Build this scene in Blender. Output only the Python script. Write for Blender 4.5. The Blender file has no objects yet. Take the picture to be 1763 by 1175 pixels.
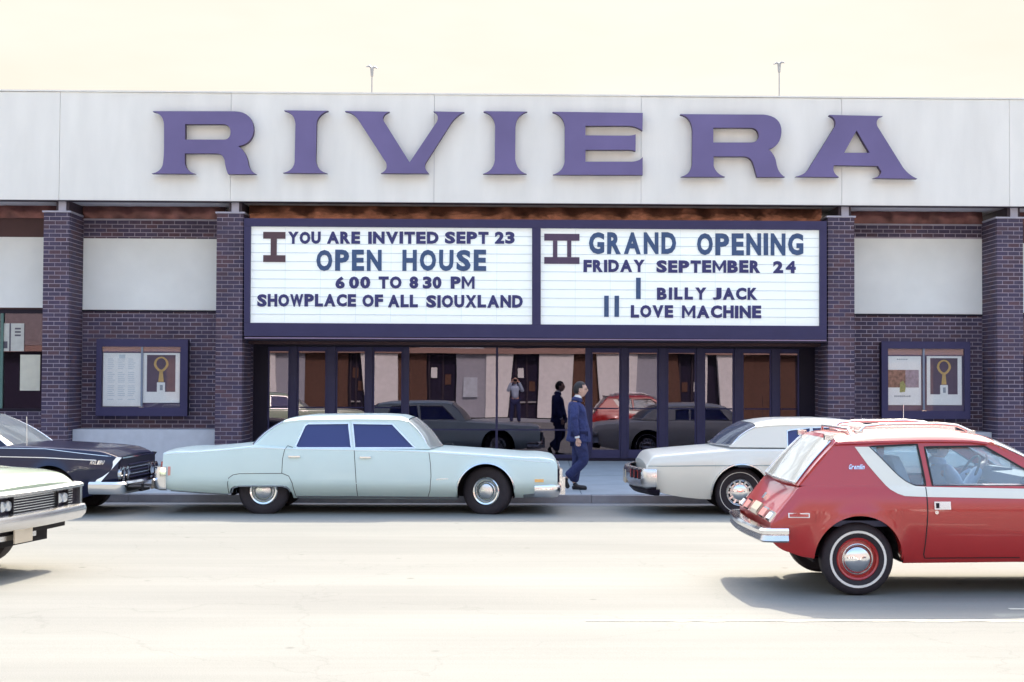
import bpy, math, random
import numpy as np
from mathutils import Vector, Matrix, Euler
from mathutils.geometry import tessellate_polygon
random.seed(7)
R = math.radians
sc = bpy.context.scene
COL = sc.collection

# ------------------------------------------------------------------ camera
YAW, PITCH, ROLL = 1.2, 1.58, 0.235
CAMZ = 1.8
F = 50/36*1763
PPX = 939.0
cam_d = bpy.data.cameras.new('camera'); cam = bpy.data.objects.new('camera', cam_d); COL.objects.link(cam)
cam_d.lens = 50; cam_d.sensor_width = 36; cam_d.sensor_fit = 'HORIZONTAL'
cam_d.shift_x = -(PPX-881.5)/1763
cam_d.clip_end = 3000; cam_d.clip_start = 0.05
rot = Matrix.Rotation(R(-YAW), 3, 'Z') @ Matrix.Rotation(R(90+PITCH), 3, 'X') @ Matrix.Rotation(R(ROLL), 3, 'Z')
cam.matrix_world = Matrix.Translation((0, 0, CAMZ)) @ rot.to_4x4()
sc.camera = cam

# ------------------------------------------------------------------ sky, sun, exposure
SUN_DIR = Vector((0.30, 1.06, 1.0)).normalized()          # towards the sun
SUN_EL = math.asin(SUN_DIR.z); SUN_AZ = math.atan2(SUN_DIR.x, SUN_DIR.y)
w = bpy.data.worlds.new('World'); sc.world = w; w.use_nodes = True
nt = w.node_tree; nt.nodes.clear()
wo = nt.nodes.new('ShaderNodeOutputWorld'); bg = nt.nodes.new('ShaderNodeBackground')
sky = nt.nodes.new('ShaderNodeTexSky'); sky.sky_type = 'NISHITA'; sky.sun_disc = False
sky.sun_elevation = SUN_EL; sky.sun_rotation = SUN_AZ
sky.air_density = 1.2; sky.dust_density = 2.5; sky.ozone_density = 2.0
tc = nt.nodes.new('ShaderNodeTexCoord'); sp = nt.nodes.new('ShaderNodeSeparateXYZ')
mr = nt.nodes.new('ShaderNodeMapRange'); mr.inputs[1].default_value = 0.27; mr.inputs[2].default_value = 0.60
mr.interpolation_type = 'SMOOTHSTEP'
mx = nt.nodes.new('ShaderNodeMix'); mx.data_type = 'RGBA'
HZ = 2.45
wn = nt.nodes.new('ShaderNodeTexNoise'); wn.inputs['Scale'].default_value = 1.6; wn.inputs['Detail'].default_value = 5; wn.inputs['Roughness'].default_value = .6
wmp = nt.nodes.new('ShaderNodeMapping'); wmp.inputs['Scale'].default_value = (1, 1, 3.5); wmp.inputs['Location'].default_value = (1.3, .2, .4)
nt.links.new(tc.outputs['Generated'], wmp.inputs[0]); nt.links.new(wmp.outputs[0], wn.inputs['Vector'])
wr0 = nt.nodes.new('ShaderNodeValToRGB'); wr0.color_ramp.elements[0].position = .32; wr0.color_ramp.elements[1].position = .66
wr0.color_ramp.elements[0].color = (.96, .86, .74, 1); wr0.color_ramp.elements[1].color = (1.0, .965, .88, 1)
wsc = nt.nodes.new('ShaderNodeVectorMath'); wsc.operation = 'SCALE'; wsc.inputs['Scale'].default_value = HZ
nt.links.new(wn.outputs[0], wr0.inputs[0]); nt.links.new(wr0.outputs[0], wsc.inputs[0]); nt.links.new(wsc.outputs[0], mx.inputs[6])
nt.links.new(tc.outputs['Generated'], sp.inputs[0]); nt.links.new(sp.outputs['Z'], mr.inputs[0])
nt.links.new(mr.outputs[0], mx.inputs[0]); gn = nt.nodes.new('ShaderNodeVectorMath'); gn.operation = 'MULTIPLY'; gn.inputs[1].default_value = (1.62, 1.52, 1.38)
nt.links.new(sky.outputs[0], gn.inputs[0]); nt.links.new(gn.outputs[0], mx.inputs[7])
nt.links.new(mx.outputs[2], bg.inputs[0]); bg.inputs[1].default_value = 0.15
nt.links.new(bg.outputs[0], wo.inputs[0])
sun_d = bpy.data.lights.new('sun', 'SUN'); sun_d.energy = 2.4; sun_d.angle = R(0.6); sun_d.color = (1, .90, .72)
sun = bpy.data.objects.new('sun', sun_d); COL.objects.link(sun)
sun.rotation_euler = SUN_DIR.to_track_quat('Z', 'Y').to_euler(); sun.location = (0, 20, 30)
sc.view_settings.view_transform = 'Standard'; sc.view_settings.look = 'None'
sc.view_settings.gamma = 1; sc.view_settings.exposure = 1.6; sc.view_settings.use_curve_mapping = False

# ------------------------------------------------------------------ helpers
def ray(px, py):
    return rot @ Vector(((px-PPX)/F, -(py-587.5)/F, -1.0))
def U(px, py, Y):
    d = ray(px, py); t = Y/d.y
    return (d.x*t, CAMZ+d.z*t)
def UX(px, Y, py=655): return U(px, py, Y)[0]
def UZ(py, Y, px=888): return U(px, py, Y)[1]

def tag(o, label=None, cat=None, group=None, kind=None):
    if label: o['label'] = label
    if cat: o['category'] = cat
    if group: o['group'] = group
    if kind: o['kind'] = kind
    return o
def empty(name, loc=(0, 0, 0), label=None, cat=None, group=None, kind=None, rz=0, parent=None):
    o = bpy.data.objects.new(name, None); COL.objects.link(o); o.location = loc; o.rotation_euler = (0, 0, rz)
    o.empty_display_size = .2
    if parent: o.parent = parent
    return tag(o, label, cat, group, kind)

class MB:
    """collects geometry in world coordinates"""
    def __init__(s): s.v = []; s.f = []; s.m = []
    def add(s, vs, fs, mi=0):
        n = len(s.v); s.v += [tuple(v) for v in vs]; s.f += [tuple(i+n for i in f) for f in fs]; s.m += [mi]*len(fs); return s
    def box(s, x0, x1, y0, y1, z0, z1, mi=0):
        vs = [(x, y, z) for z in (z0, z1) for y in (y0, y1) for x in (x0, x1)]
        return s.add(vs, [(0, 2, 3, 1), (4, 5, 7, 6), (0, 1, 5, 4), (2, 6, 7, 3), (0, 4, 6, 2), (1, 3, 7, 5)], mi)
    def tube(s, pts, r, n=8, mi=0, caps=True, rs=None):
        pts = [Vector(p) for p in pts]; k = len(pts); vs = []; fs = []
        up = None
        for i, p in enumerate(pts):
            d = (pts[min(i+1, k-1)]-pts[max(i-1, 0)]).normalized()
            if up is None: up = d.orthogonal().normalized()
            up = (up-d*up.dot(d)); up = up.normalized() if up.length > 1e-6 else d.orthogonal().normalized()
            sd = d.cross(up); rr = rs[i] if rs else r
            for j in range(n):
                a = 2*math.pi*j/n; vs.append(p+up*math.cos(a)*rr+sd*math.sin(a)*rr)
        for i in range(k-1):
            for j in range(n):
                fs.append((i*n+j, i*n+(j+1) % n, (i+1)*n+(j+1) % n, (i+1)*n+j))
        if caps: fs.append(tuple(range(n))[::-1]); fs.append(tuple((k-1)*n+j for j in range(n)))
        return s.add(vs, fs, mi)
    def lathe(s, prof, c, axis='y', n=32, mi=0, rot=None, close=False, caps=True):
        """prof: (radius, along)"""
        vs = []; fs = []; k = len(prof)
        for (r, a) in prof:
            for j in range(n):
                t = 2*math.pi*j/n; p = (r*math.cos(t), a, r*math.sin(t)) if axis == 'y' else ((r*math.cos(t), r*math.sin(t), a) if axis == 'z' else (a, r*math.cos(t), r*math.sin(t)))
                v = Vector(p)
                if rot: v = rot @ v
                vs.append(v+Vector(c))
        for i in range(k-1):
            for j in range(n): fs.append((i*n+j, i*n+(j+1) % n, (i+1)*n+(j+1) % n, (i+1)*n+j))
        if close: 
            for j in range(n): fs.append(((k-1)*n+j, (k-1)*n+(j+1) % n, (j+1) % n, j))
        elif caps:
            if prof[0][0] > 1e-4: fs.append(tuple(range(n))[::-1])
            if prof[-1][0] > 1e-4: fs.append(tuple((k-1)*n+j for j in range(n)))
        return s.add(vs, fs, mi)
    def grid(s, P, mi=0, skip=None):
        """P[i][j] points"""
        a = len(P); b = len(P[0]); vs = [p for row in P for p in row]; fs = []
        for i in range(a-1):
            for j in range(b-1):
                if skip and skip(i, j): continue
                fs.append((i*b+j, i*b+j+1, (i+1)*b+j+1, (i+1)*b+j))
        return s.add(vs, fs, mi)
    def prism(s, loops, fn, d0, d1, mi=0):
        """loops of 2d points (outer, holes...), fn(a,b,d)->xyz, between d0 and d1"""
        flat = [p for l in loops for p in l]
        tris = tessellate_polygon([[Vector((p[0], p[1], 0)) for p in l] for l in loops])
        n = len(flat); vs = [fn(p[0], p[1], d0) for p in flat]+[fn(p[0], p[1], d1) for p in flat]
        fs = [tuple(t) for t in tris]+[tuple(i+n for i in t)[::-1] for t in tris]
        o = 0
        for l in loops:
            k = len(l)
            for i in range(k): fs.append((o+i, o+(i+1) % k, n+o+(i+1) % k, n+o+i))
            o += k
        return s.add(vs, fs, mi)
    def build(s, name, mats, parent=None, origin=None, smooth=None, kind=None, label=None, recalc=True):
        """parent: verts are in its local frame offset by origin"""
        me = bpy.data.meshes.new(name)
        o0 = Vector(origin) if origin else Vector((0, 0, 0))
        me.from_pydata([tuple(Vector(v)-o0) for v in s.v], [], s.f)
        if not isinstance(mats, (list, tuple)): mats = [mats]
        for m in mats: me.materials.append(m)
        if len(mats) > 1: me.polygons.foreach_set('material_index', s.m)
        me.update()
        if recalc:
            import bmesh
            bm = bmesh.new(); bm.from_mesh(me); bmesh.ops.recalc_face_normals(bm, faces=bm.faces); bm.to_mesh(me); bm.free()
        if smooth is not None:
            me.polygons.foreach_set('use_smooth', [True]*len(me.polygons)); me.set_sharp_from_angle(angle=R(smooth))
        o = bpy.data.objects.new(name, me); COL.objects.link(o)
        if parent: o.parent = parent
        elif origin: o.location = origin
        if kind: o['kind'] = kind
        if label: o['label'] = label
        return o

# ------------------------------------------------------------------ materials
def new_mat(name):
    m = bpy.data.materials.new(name); m.use_nodes = True; n = m.node_tree
    b = n.nodes['Principled BSDF']; return m, n, b
def mat(name, col, rough=.6, metal=0, var=.08, scale=6, bump=0, bscale=60, spec=.5, coat=0, stretch=None, emit=None, estr=0, coatr=.05, bdist=.01):
    m, n, b = new_mat(name)
    b.inputs['Roughness'].default_value = rough; b.inputs['Metallic'].default_value = metal
    b.inputs['Specular IOR Level'].default_value = spec
    b.inputs['Coat Weight'].default_value = coat; b.inputs['Coat Roughness'].default_value = coatr
    t = n.nodes.new('ShaderNodeTexCoord'); mp = n.nodes.new('ShaderNodeMapping'); n.links.new(t.outputs['Object'], mp.inputs[0])
    if stretch: mp.inputs['Scale'].default_value = stretch
    nz = n.nodes.new('ShaderNodeTexNoise'); nz.inputs['Scale'].default_value = scale; nz.inputs['Detail'].default_value = 6
    n.links.new(mp.outputs[0], nz.inputs['Vector'])
    rp = n.nodes.new('ShaderNodeMapRange'); rp.inputs[1].default_value = .25; rp.inputs[2].default_value = .75
    rp.inputs[3].default_value = 1-var; rp.inputs[4].default_value = 1+var
    n.links.new(nz.outputs[0], rp.inputs[0])
    vm = n.nodes.new('ShaderNodeVectorMath'); vm.operation = 'SCALE'; vm.inputs[0].default_value = col[:3]
    n.links.new(rp.outputs[0], vm.inputs['Scale']); n.links.new(vm.outputs[0], b.inputs['Base Color'])
    if bump:
        bn = n.nodes.new('ShaderNodeBump'); bn.inputs['Strength'].default_value = bump; bn.inputs['Distance'].default_value = bdist
        n2 = n.nodes.new('ShaderNodeTexNoise'); n2.inputs['Scale'].default_value = bscale; n2.inputs['Detail'].default_value = 4
        n.links.new(mp.outputs[0], n2.inputs['Vector']); n.links.new(n2.outputs[0], bn.inputs['Height']); n.links.new(bn.outputs[0], b.inputs['Normal'])
    if emit: b.inputs['Emission Color'].default_value = (*emit, 1); b.inputs['Emission Strength'].default_value = estr
    return m
def glass_mat(name, tint=(.5, .5, .5), refl=1.0, base=.04, gcol=(1, 1, 1), rough=0.0):
    m, n, b = new_mat(name); n.nodes.remove(b); out = n.nodes['Material Output']
    tr = n.nodes.new('ShaderNodeBsdfTransparent'); tr.inputs[0].default_value = (*tint, 1)
    gl = n.nodes.new('ShaderNodeBsdfGlossy'); gl.inputs['Roughness'].default_value = rough; gl.inputs[0].default_value = (*gcol, 1)
    fr = n.nodes.new('ShaderNodeLayerWeight'); fr.inputs[0].default_value = .5
    pw = n.nodes.new('ShaderNodeMath'); pw.operation = 'POWER'; pw.inputs[1].default_value = 3.5
    ma = n.nodes.new('ShaderNodeMath'); ma.operation = 'MULTIPLY_ADD'; ma.inputs[1].default_value = (1-base)*refl; ma.inputs[2].default_value = base; ma.use_clamp = True
    ms = n.nodes.new('ShaderNodeMixShader')
    n.links.new(fr.outputs['Facing'], pw.inputs[0]); n.links.new(pw.outputs[0], ma.inputs[0])
    n.links.new(ma.outputs[0], ms.inputs[0]); n.links.new(tr.outputs[0], ms.inputs[1]); n.links.new(gl.outputs[0], ms.inputs[2])
    n.links.new(ms.outputs[0], out.inputs[0]); return m
def wavy(m_, sc_, dist):
    n = m_.node_tree; g_ = n.nodes.new('ShaderNodeNewGeometry'); z_ = n.nodes.new('ShaderNodeTexNoise'); z_.inputs['Scale'].default_value = sc_; z_.inputs['Detail'].default_value = 1
    b_ = n.nodes.new('ShaderNodeBump'); b_.inputs['Distance'].default_value = dist; b_.inputs['Strength'].default_value = 1
    n.links.new(g_.outputs['Position'], z_.inputs['Vector']); n.links.new(z_.outputs[0], b_.inputs['Height'])
    for q in n.nodes:
        if q.type == 'BSDF_GLOSSY': n.links.new(b_.outputs[0], q.inputs['Normal'])
def brick_mat(name, island):
    m, n, b = new_mat(name)
    b.inputs['Roughness'].default_value = .75; b.inputs['Specular IOR Level'].default_value = .35
    if island: src = n.nodes.new('ShaderNodeNewGeometry').outputs['Random Per Island']
    else: src = n.nodes.new('ShaderNodeObjectInfo').outputs['Random']
    cr = n.nodes.new('ShaderNodeValToRGB'); cr.color_ramp.interpolation = 'CONSTANT'
    els = cr.color_ramp.elements
    cols = [(0, (.072, .054, .094)), (.22, (.084, .058, .090)), (.42, (.064, .051, .094)), (.6, (.094, .059, .082)), (.78, (.078, .062, .106)), (.93, (.112, .064, .084))]
    els[0].position = 0; els[0].color = (*cols[0][1], 1)
    els[1].position = cols[1][0]; els[1].color = (*cols[1][1], 1)
    for p, c in cols[2:]:
        e = els.new(p); e.color = (*c, 1)
    n.links.new(src, cr.inputs[0])
    nz = n.nodes.new('ShaderNodeTexNoise'); nz.inputs['Scale'].default_value = 25; nz.inputs['Detail'].default_value = 6
    g = n.nodes.new('ShaderNodeNewGeometry'); n.links.new(g.outputs['Position'], nz.inputs['Vector'])
    rp = n.nodes.new('ShaderNodeMapRange'); rp.inputs[3].default_value = .7; rp.inputs[4].default_value = 1.35
    n.links.new(nz.outputs[0], rp.inputs[0])
    vm = n.nodes.new('ShaderNodeVectorMath'); vm.operation = 'SCALE'; n.links.new(cr.outputs[0], vm.inputs[0]); n.links.new(rp.outputs[0], vm.inputs['Scale'])
    st = n.nodes.new('ShaderNodeTexNoise'); st.inputs['Scale'].default_value = 1.4; st.inputs['Detail'].default_value = 5; n.links.new(g.outputs['Position'], st.inputs['Vector'])
    sr = n.nodes.new('ShaderNodeMapRange'); sr.inputs[1].default_value = .3; sr.inputs[2].default_value = .7; sr.inputs[3].default_value = .78; sr.inputs[4].default_value = 1.22; n.links.new(st.outputs[0], sr.inputs[0])
    v2_ = n.nodes.new('ShaderNodeVectorMath'); v2_.operation = 'SCALE'; n.links.new(vm.outputs[0], v2_.inputs[0]); n.links.new(sr.outputs[0], v2_.inputs['Scale'])
    n.links.new(v2_.outputs[0], b.inputs['Base Color'])
    bn = n.nodes.new('ShaderNodeBump'); bn.inputs['Strength'].default_value = .4; bn.inputs['Distance'].default_value = .004
    n3 = n.nodes.new('ShaderNodeTexNoise'); n3.inputs['Scale'].default_value = 120; n.links.new(g.outputs['Position'], n3.inputs['Vector'])
    n.links.new(n3.outputs[0], bn.inputs['Height']); n.links.new(bn.outputs[0], b.inputs['Normal'])
    return m

M = {}
M['brick_one'] = brick_mat('brick_single', False)
M['brick_many'] = brick_mat('brick_joined', True)
M['mortar'] = mat('mortar', (.42, .37, .45), .9, var=.25, scale=2.5, bump=.3)
M['fascia'] = mat('fascia_stucco', (.88, .86, .81), .85, var=.065, scale=1.6, stretch=(1.6, 1, .35), bump=.25, bscale=90)
M['panel'] = mat('white_stucco_panel', (.86, .87, .84), .85, var=.06, scale=1.5, bump=.25, bscale=90)
M['soffit'] = mat('soffit_paint', (.66, .63, .66), .8, var=.05)
M['steel_light'] = mat('beam_end_paint', (.42, .40, .47), .6)
M['steel_dark'] = mat('dark_beam_paint', (.045, .03, .045), .6)
M['indigo'] = mat('indigo_letter_paint', (.150, .122, .285), .5, var=.14, scale=.9)
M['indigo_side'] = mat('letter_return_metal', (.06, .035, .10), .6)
M['frame'] = mat('dark_violet_sign_frame', (.046, .040, .105), .55, spec=.3, var=.08, scale=3)
M['frame_dark'] = mat('dark_bronze_frame', (.012, .008, .022), .5, spec=.25)
M['mullion'] = mat('violet_mullion', (.034, .030, .082), .45, spec=.3)
M['copper'] = mat('copper_flashing', (.20, .085, .055), .25, metal=.9, var=.6, scale=5, bump=1.0, bscale=7)
M['copper_dark'] = mat('dark_copper', (.15, .065, .06), .35, metal=.55, var=.5, scale=4, bump=1, bscale=7)  # darker, less metallic copper for the side bays
M['band'] = mat('brown_band', (.075, .030, .032), .6)
M['signface'] = mat('translucent_sign_face', (.88, .92, .92), .35, var=.02, scale=2, emit=(.9, 1, 1), estr=.09)
M['rail'] = mat('sign_track_rail', (.62, .70, .74), .4)
M['let_small'] = mat('marquee_letter_small', (.026, .030, .155), .4, var=.12, scale=12)
M['let_big'] = mat('marquee_letter_large', (.036, .088, .21), .4, var=.15, scale=12)
M['numeral'] = mat('numeral_brown', (.095, .050, .065), .5)
M['numeral2'] = mat('numeral_plum', (.085, .050, .105), .5)
M['store_glass'] = glass_mat('bronze_store_glass', tint=(.22, .16, .22), base=.11, gcol=(.90, .82, .98))
wavy(M['store_glass'], .7, .0009)
M['case_glass'] = glass_mat('poster_case_glass', tint=(.97, .97, .97), base=.06)
M['sidewalk'] = mat('sidewalk_concrete', (.36, .385, .41), .9, var=.10, scale=2.2, bump=.3, bscale=50)
M['kerb'] = mat('kerb_concrete', (.33, .31, .32), .9, var=.15, scale=4, bump=.4)
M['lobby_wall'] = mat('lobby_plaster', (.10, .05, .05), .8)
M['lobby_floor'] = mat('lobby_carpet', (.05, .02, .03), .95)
M['roof'] = mat('roof_gravel', (.25, .24, .23), .95, var=.2, scale=20)
M['pole'] = mat('grey_pole_metal', (.45, .45, .45), .5, metal=.3)
M['black'] = mat('black_rubber', (.022, .017, .024), .75, var=.2, scale=30)
M['under'] = mat('underbody_black', (.012, .010, .014), .9)
M['chrome'] = mat('chrome', (.80, .80, .82), .10, metal=1, var=.04, scale=4)
M['chrome_dull'] = mat('worn_chrome', (.70, .70, .72), .26, metal=1, var=.08, scale=5)
M['alu'] = mat('bright_trim', (.72, .74, .76), .25, metal=.9)
M['olds'] = mat('pale_aqua_paint', (.61, .745, .73) , .34, var=.02, scale=2, coat=.4, coatr=.04, spec=.4)
M['imp'] = mat('pale_blue_white_paint', (.76, .755, .69) , .34, var=.02, scale=2, coat=.4, coatr=.04, spec=.4)
M['chev'] = mat('navy_black_paint', (.008, .011, .045), .30, var=.05, scale=2, spec=.3, coat=.45, coatr=.04)
M['fury'] = mat('pale_green_paint', (.42, .52, .38) , .34, var=.03, scale=2, coat=1, coatr=.04, spec=.6)
M['red'] = mat('red_paint', (.42, .014, .014) , .34, var=.03, scale=2, coat=1, coatr=.04, spec=.6)
M['stripe'] = mat('cream_stripe', (.74, .74, .66), .35, var=.02, coat=.6)
M['shut'] = mat('shut_line_black', (.02, .02, .022), .8)
M['car_glass'] = glass_mat('blue_tinted_car_glass', tint=(.30, .34, .55), base=.07, gcol=(.95, .97, 1))
def diffuse_veil(m_, col, f):  # mixes an even diffuse colour over the glass
    n = m_.node_tree; out = n.nodes['Material Output']; src = out.inputs[0].links[0].from_socket
    d = n.nodes.new('ShaderNodeBsdfDiffuse'); d.inputs[0].default_value = (*col, 1); k = n.nodes.new('ShaderNodeMixShader'); k.inputs[0].default_value = f
    n.links.new(src, k.inputs[1]); n.links.new(d.outputs[0], k.inputs[2]); n.links.new(k.outputs[0], out.inputs[0])
diffuse_veil(M['car_glass'], (.06, .08, .30), .5)
M['screen'] = glass_mat('windscreen_glass', tint=(.55, .60, .62), base=.10)
diffuse_veil(M['screen'], (.55, .58, .56), .35)  # pale grey diffuse stands in for light reflected by the windscreens
M['clear_glass'] = glass_mat('clear_side_glass', tint=(.80, .88, .92), base=.06)
diffuse_veil(M['clear_glass'], (.55, .62, .66), .17)  # pale diffuse stands in for glare in the side windows
M['back_glass'] = glass_mat('slate_rear_window', tint=(.30, .32, .38), base=.08)
diffuse_veil(M['back_glass'], (.12, .14, .20), .45)
M['hatch_glass'] = mat('pale_hatch_glass', (.58, .60, .56), .22, var=.08, scale=3, coat=1)  # pale base holds dust haze and the bright sky's reflection
M['seat'] = mat('pale_blue_vinyl', (.46, .52, .62), .6)
M['seat_dark'] = mat('navy_vinyl', (.05, .06, .12), .6)
M['dash'] = mat('navy_dash', (.035, .045, .11), .5)
M['whitewall'] = mat('whitewall', (.80, .78, .74), .7)
M['redlens'] = mat('red_lens', (.45, .03, .03), .2, coat=1)
M['amber'] = mat('amber_lens', (.85, .45, .12), .3, coat=.5)
M['pinklens'] = mat('faded_red_lens', (.70, .30, .26), .3)
M['lamp'] = mat('headlamp_glass', (.55, .58, .62), .15, metal=.6)
M['plate'] = mat('licence_plate', (.55, .47, .36), .5)
M['white_lens'] = mat('white_lens', (.85, .85, .85), .3)

# road with its own wear
m, n, b = new_mat('road_concrete'); M['road'] = m
b.inputs['Roughness'].default_value = .9; b.inputs['Specular IOR Level'].default_value = .15
g = n.nodes.new('ShaderNodeNewGeometry')
def nz(scale, det=6, sx=1, sy=1):
    mp = n.nodes.new('ShaderNodeMapping'); mp.inputs['Scale'].default_value = (sx, sy, 1); n.links.new(g.outputs['Position'], mp.inputs[0])
    t = n.nodes.new('ShaderNodeTexNoise'); t.inputs['Scale'].default_value = scale; t.inputs['Detail'].default_value = det
    n.links.new(mp.outputs[0], t.inputs['Vector']); return t
cr = n.nodes.new('ShaderNodeValToRGB'); cr.color_ramp.elements[0].position = .3; cr.color_ramp.elements[0].color = (.220, .220, .205, 1)
cr.color_ramp.elements[1].position = .7; cr.color_ramp.elements[1].color = (.266, .266, .244, 1)
a1 = nz(.6, 8, .25, 1.2); n.links.new(a1.outputs[0], cr.inputs[0])
a2 = nz(90, 3); mr2 = n.nodes.new('ShaderNodeMapRange'); mr2.inputs[3].default_value = .82; mr2.inputs[4].default_value = 1.16; n.links.new(a2.outputs[0], mr2.inputs[0])
a3 = nz(3.0, 8, .06, 3.0); mr3 = n.nodes.new('ShaderNodeMapRange'); mr3.inputs[1].default_value = .35; mr3.inputs[2].default_value = .65; mr3.inputs[3].default_value = .965; mr3.inputs[4].default_value = 1.02; n.links.new(a3.outputs[0], mr3.inputs[0])
# oil drops
vo = n.nodes.new('ShaderNodeTexVoronoi'); vo.inputs['Scale'].default_value = 1.3; n.links.new(g.outputs['Position'], vo.inputs['Vector'])
mr4 = n.nodes.new('ShaderNodeMapRange'); mr4.inputs[1].default_value = .02; mr4.inputs[2].default_value = .06; mr4.inputs[3].default_value = .62; mr4.inputs[4].default_value = 1; n.links.new(vo.outputs['Distance'], mr4.inputs[0])
mu = n.nodes.new('ShaderNodeMath'); mu.operation = 'MULTIPLY'; n.links.new(mr2.outputs[0], mu.inputs[0]); n.links.new(mr3.outputs[0], mu.inputs[1])
v2 = n.nodes.new('ShaderNodeTexVoronoi'); v2.feature = 'DISTANCE_TO_EDGE'; v2.inputs['Scale'].default_value = .32
wq = nz(1.2, 5); wm = n.nodes.new('ShaderNodeVectorMath'); wm.operation = 'MULTIPLY_ADD'; wm.inputs[1].default_value = (1.6, 1.6, 0); n.links.new(wq.outputs[1], wm.inputs[0]); n.links.new(g.outputs['Position'], wm.inputs[2]); n.links.new(wm.outputs[0], v2.inputs['Vector'])
mr5 = n.nodes.new('ShaderNodeMapRange'); mr5.inputs[1].default_value = 0; mr5.inputs[2].default_value = .004; mr5.inputs[3].default_value = .90; mr5.inputs[4].default_value = 1; n.links.new(v2.outputs['Distance'], mr5.inputs[0])
mk = n.nodes.new('ShaderNodeMath'); mk.operation = 'MULTIPLY'; n.links.new(mr4.outputs[0], mk.inputs[0]); n.links.new(mr5.outputs[0], mk.inputs[1])
a6 = nz(.35, 4, .5, 1); mr6 = n.nodes.new('ShaderNodeMapRange'); mr6.inputs[1].default_value = .35; mr6.inputs[2].default_value = .7; mr6.inputs[3].default_value = .93; mr6.inputs[4].default_value = 1.04; n.links.new(a6.outputs[0], mr6.inputs[0])
mk2 = n.nodes.new('ShaderNodeMath'); mk2.operation = 'MULTIPLY'; n.links.new(mk.outputs[0], mk2.inputs[0]); n.links.new(mr6.outputs[0], mk2.inputs[1])
mu2 = n.nodes.new('ShaderNodeMath'); mu2.operation = 'MULTIPLY'; n.links.new(mu.outputs[0], mu2.inputs[0]); n.links.new(mk2.outputs[0], mu2.inputs[1])
vm = n.nodes.new('ShaderNodeVectorMath'); vm.operation = 'SCALE'; n.links.new(cr.outputs[0], vm.inputs[0]); n.links.new(mu2.outputs[0], vm.inputs['Scale'])
n.links.new(vm.outputs[0], b.inputs['Base Color'])
bn = n.nodes.new('ShaderNodeBump'); bn.inputs['Strength'].default_value = .35; bn.inputs['Distance'].default_value = .006; n.links.new(a2.outputs[0], bn.inputs['Height']); n.links.new(bn.outputs[0], b.inputs['Normal'])

# ------------------------------------------------------------------ ground
KY = 22.30; GY = 28.2
def road_z(y):
    return -(y-9.0)*.0098 if y > 9 else 0.0
def walk_z(y): return (y-KY)*.21/(GY-KY)
mb = MB(); mb.add([(-900, -900, -1.2), (900, -900, -1.2), (900, 900, -1.2), (-900, 900, -1.2)], [(0, 1, 2, 3)])
tag(mb.build('ground', mat('distant_ground', (.20, .19, .17), .95)), kind='structure')
mb = MB(); ys = np.linspace(-4.3, KY, 54)
mb.grid([[(x, y, road_z(y)) for x in np.linspace(-60, 60, 5)] for y in ys]); 
tag(mb.build('road', M['road'], smooth=40), kind='structure')
for (px0, px1, Y, hw_) in ((1010, 1900, 10.80, .035), (1735, 1950, 11.40, .03)):
    x0, x1 = UX(px0, Y), UX(px1, Y)
    mb = MB()
    xs = np.arange(x0, x1, .12); up = []; dn = []
    for x in xs: up.append((x, Y+hw_*(1+.5*random.uniform(-1, 1)), road_z(Y)+.004)); dn.append((x, Y-hw_*(1+.5*random.uniform(-1, 1)), road_z(Y)+.004))
    mb.grid([dn, up]); tag(mb.build('lane_marking', mat('worn_road_paint', (.62, .60, .50), .8, var=.2, scale=5)), kind='structure')
kerb = empty('kerb', (0, KY, 0), kind='structure')
x = -30
while x < 30:
    mb = MB(); mb.box(x+.004, x+2.396, KY, KY+.15, -.35, 0.0+random.uniform(-.002, .003)); o = mb.build('kerb_stone', M['kerb'], kerb, (0, KY, 0)); x += 2.4
mb = MB(); mb.box(-60, 60, KY-.45, KY-.004, -.4, road_z(KY-.2)+.006)
tag(mb.build('gutter', mat('gutter_concrete', (.25, .245, .25), .9, var=.2, scale=3, stretch=(.3, 2, 1))), kind='structure')
walk = empty('sidewalk', (0, KY+.15, 0), kind='structure')
sw = 1.5; nrow = 4; y0 = KY+.154; dy = (GY-y0)/nrow
proto = None
for r_ in range(nrow):
    for c_ in range(-14, 14):
        if proto is None:
            mb = MB(); hx = sw/2-.005; hy = dy/2-.005; sl = .21/(GY-KY)
            mb.add([(-hx, -hy, -hy*sl), (hx, -hy, -hy*sl), (hx, hy, hy*sl), (-hx, hy, hy*sl), (-hx, -hy, -.1), (hx, -hy, -.1), (hx, hy, -.1), (-hx, hy, -.1)],
                   [(0, 1, 2, 3), (4, 5, 1, 0), (5, 6, 2, 1), (6, 7, 3, 2), (7, 4, 0, 3)])
            proto = mb.build('slab', M['sidewalk']); proto.parent = walk; o = proto
        else:
            o = proto.copy(); COL.objects.link(o)
        yc = y0+dy*(r_+.5); o.location = (c_*sw+.3, yc-(KY+.15), walk_z(yc)+random.uniform(-.002, .002))
mb = MB(); mb.add([(-60, KY+.15, -.03), (60, KY+.15, -.03), (60, GY, .18), (-60, GY, .18)], [(0, 1, 2, 3)])
mb.build('joint_bed', mat('joint_dirt', (.10, .095, .10), .95), walk, (0, KY+.15, 0))
for (a, b_) in ((-60, -20.7), (21.3, 60)):
    mb = MB(); mb.add([(a, KY+.15, 0), (b_, KY+.15, 0), (b_, GY+2, .25), (a, GY+2, .25)], [(0, 1, 2, 3)]); mb.build('slab', M['sidewalk'], walk, (0, KY+.15, 0))

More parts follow.
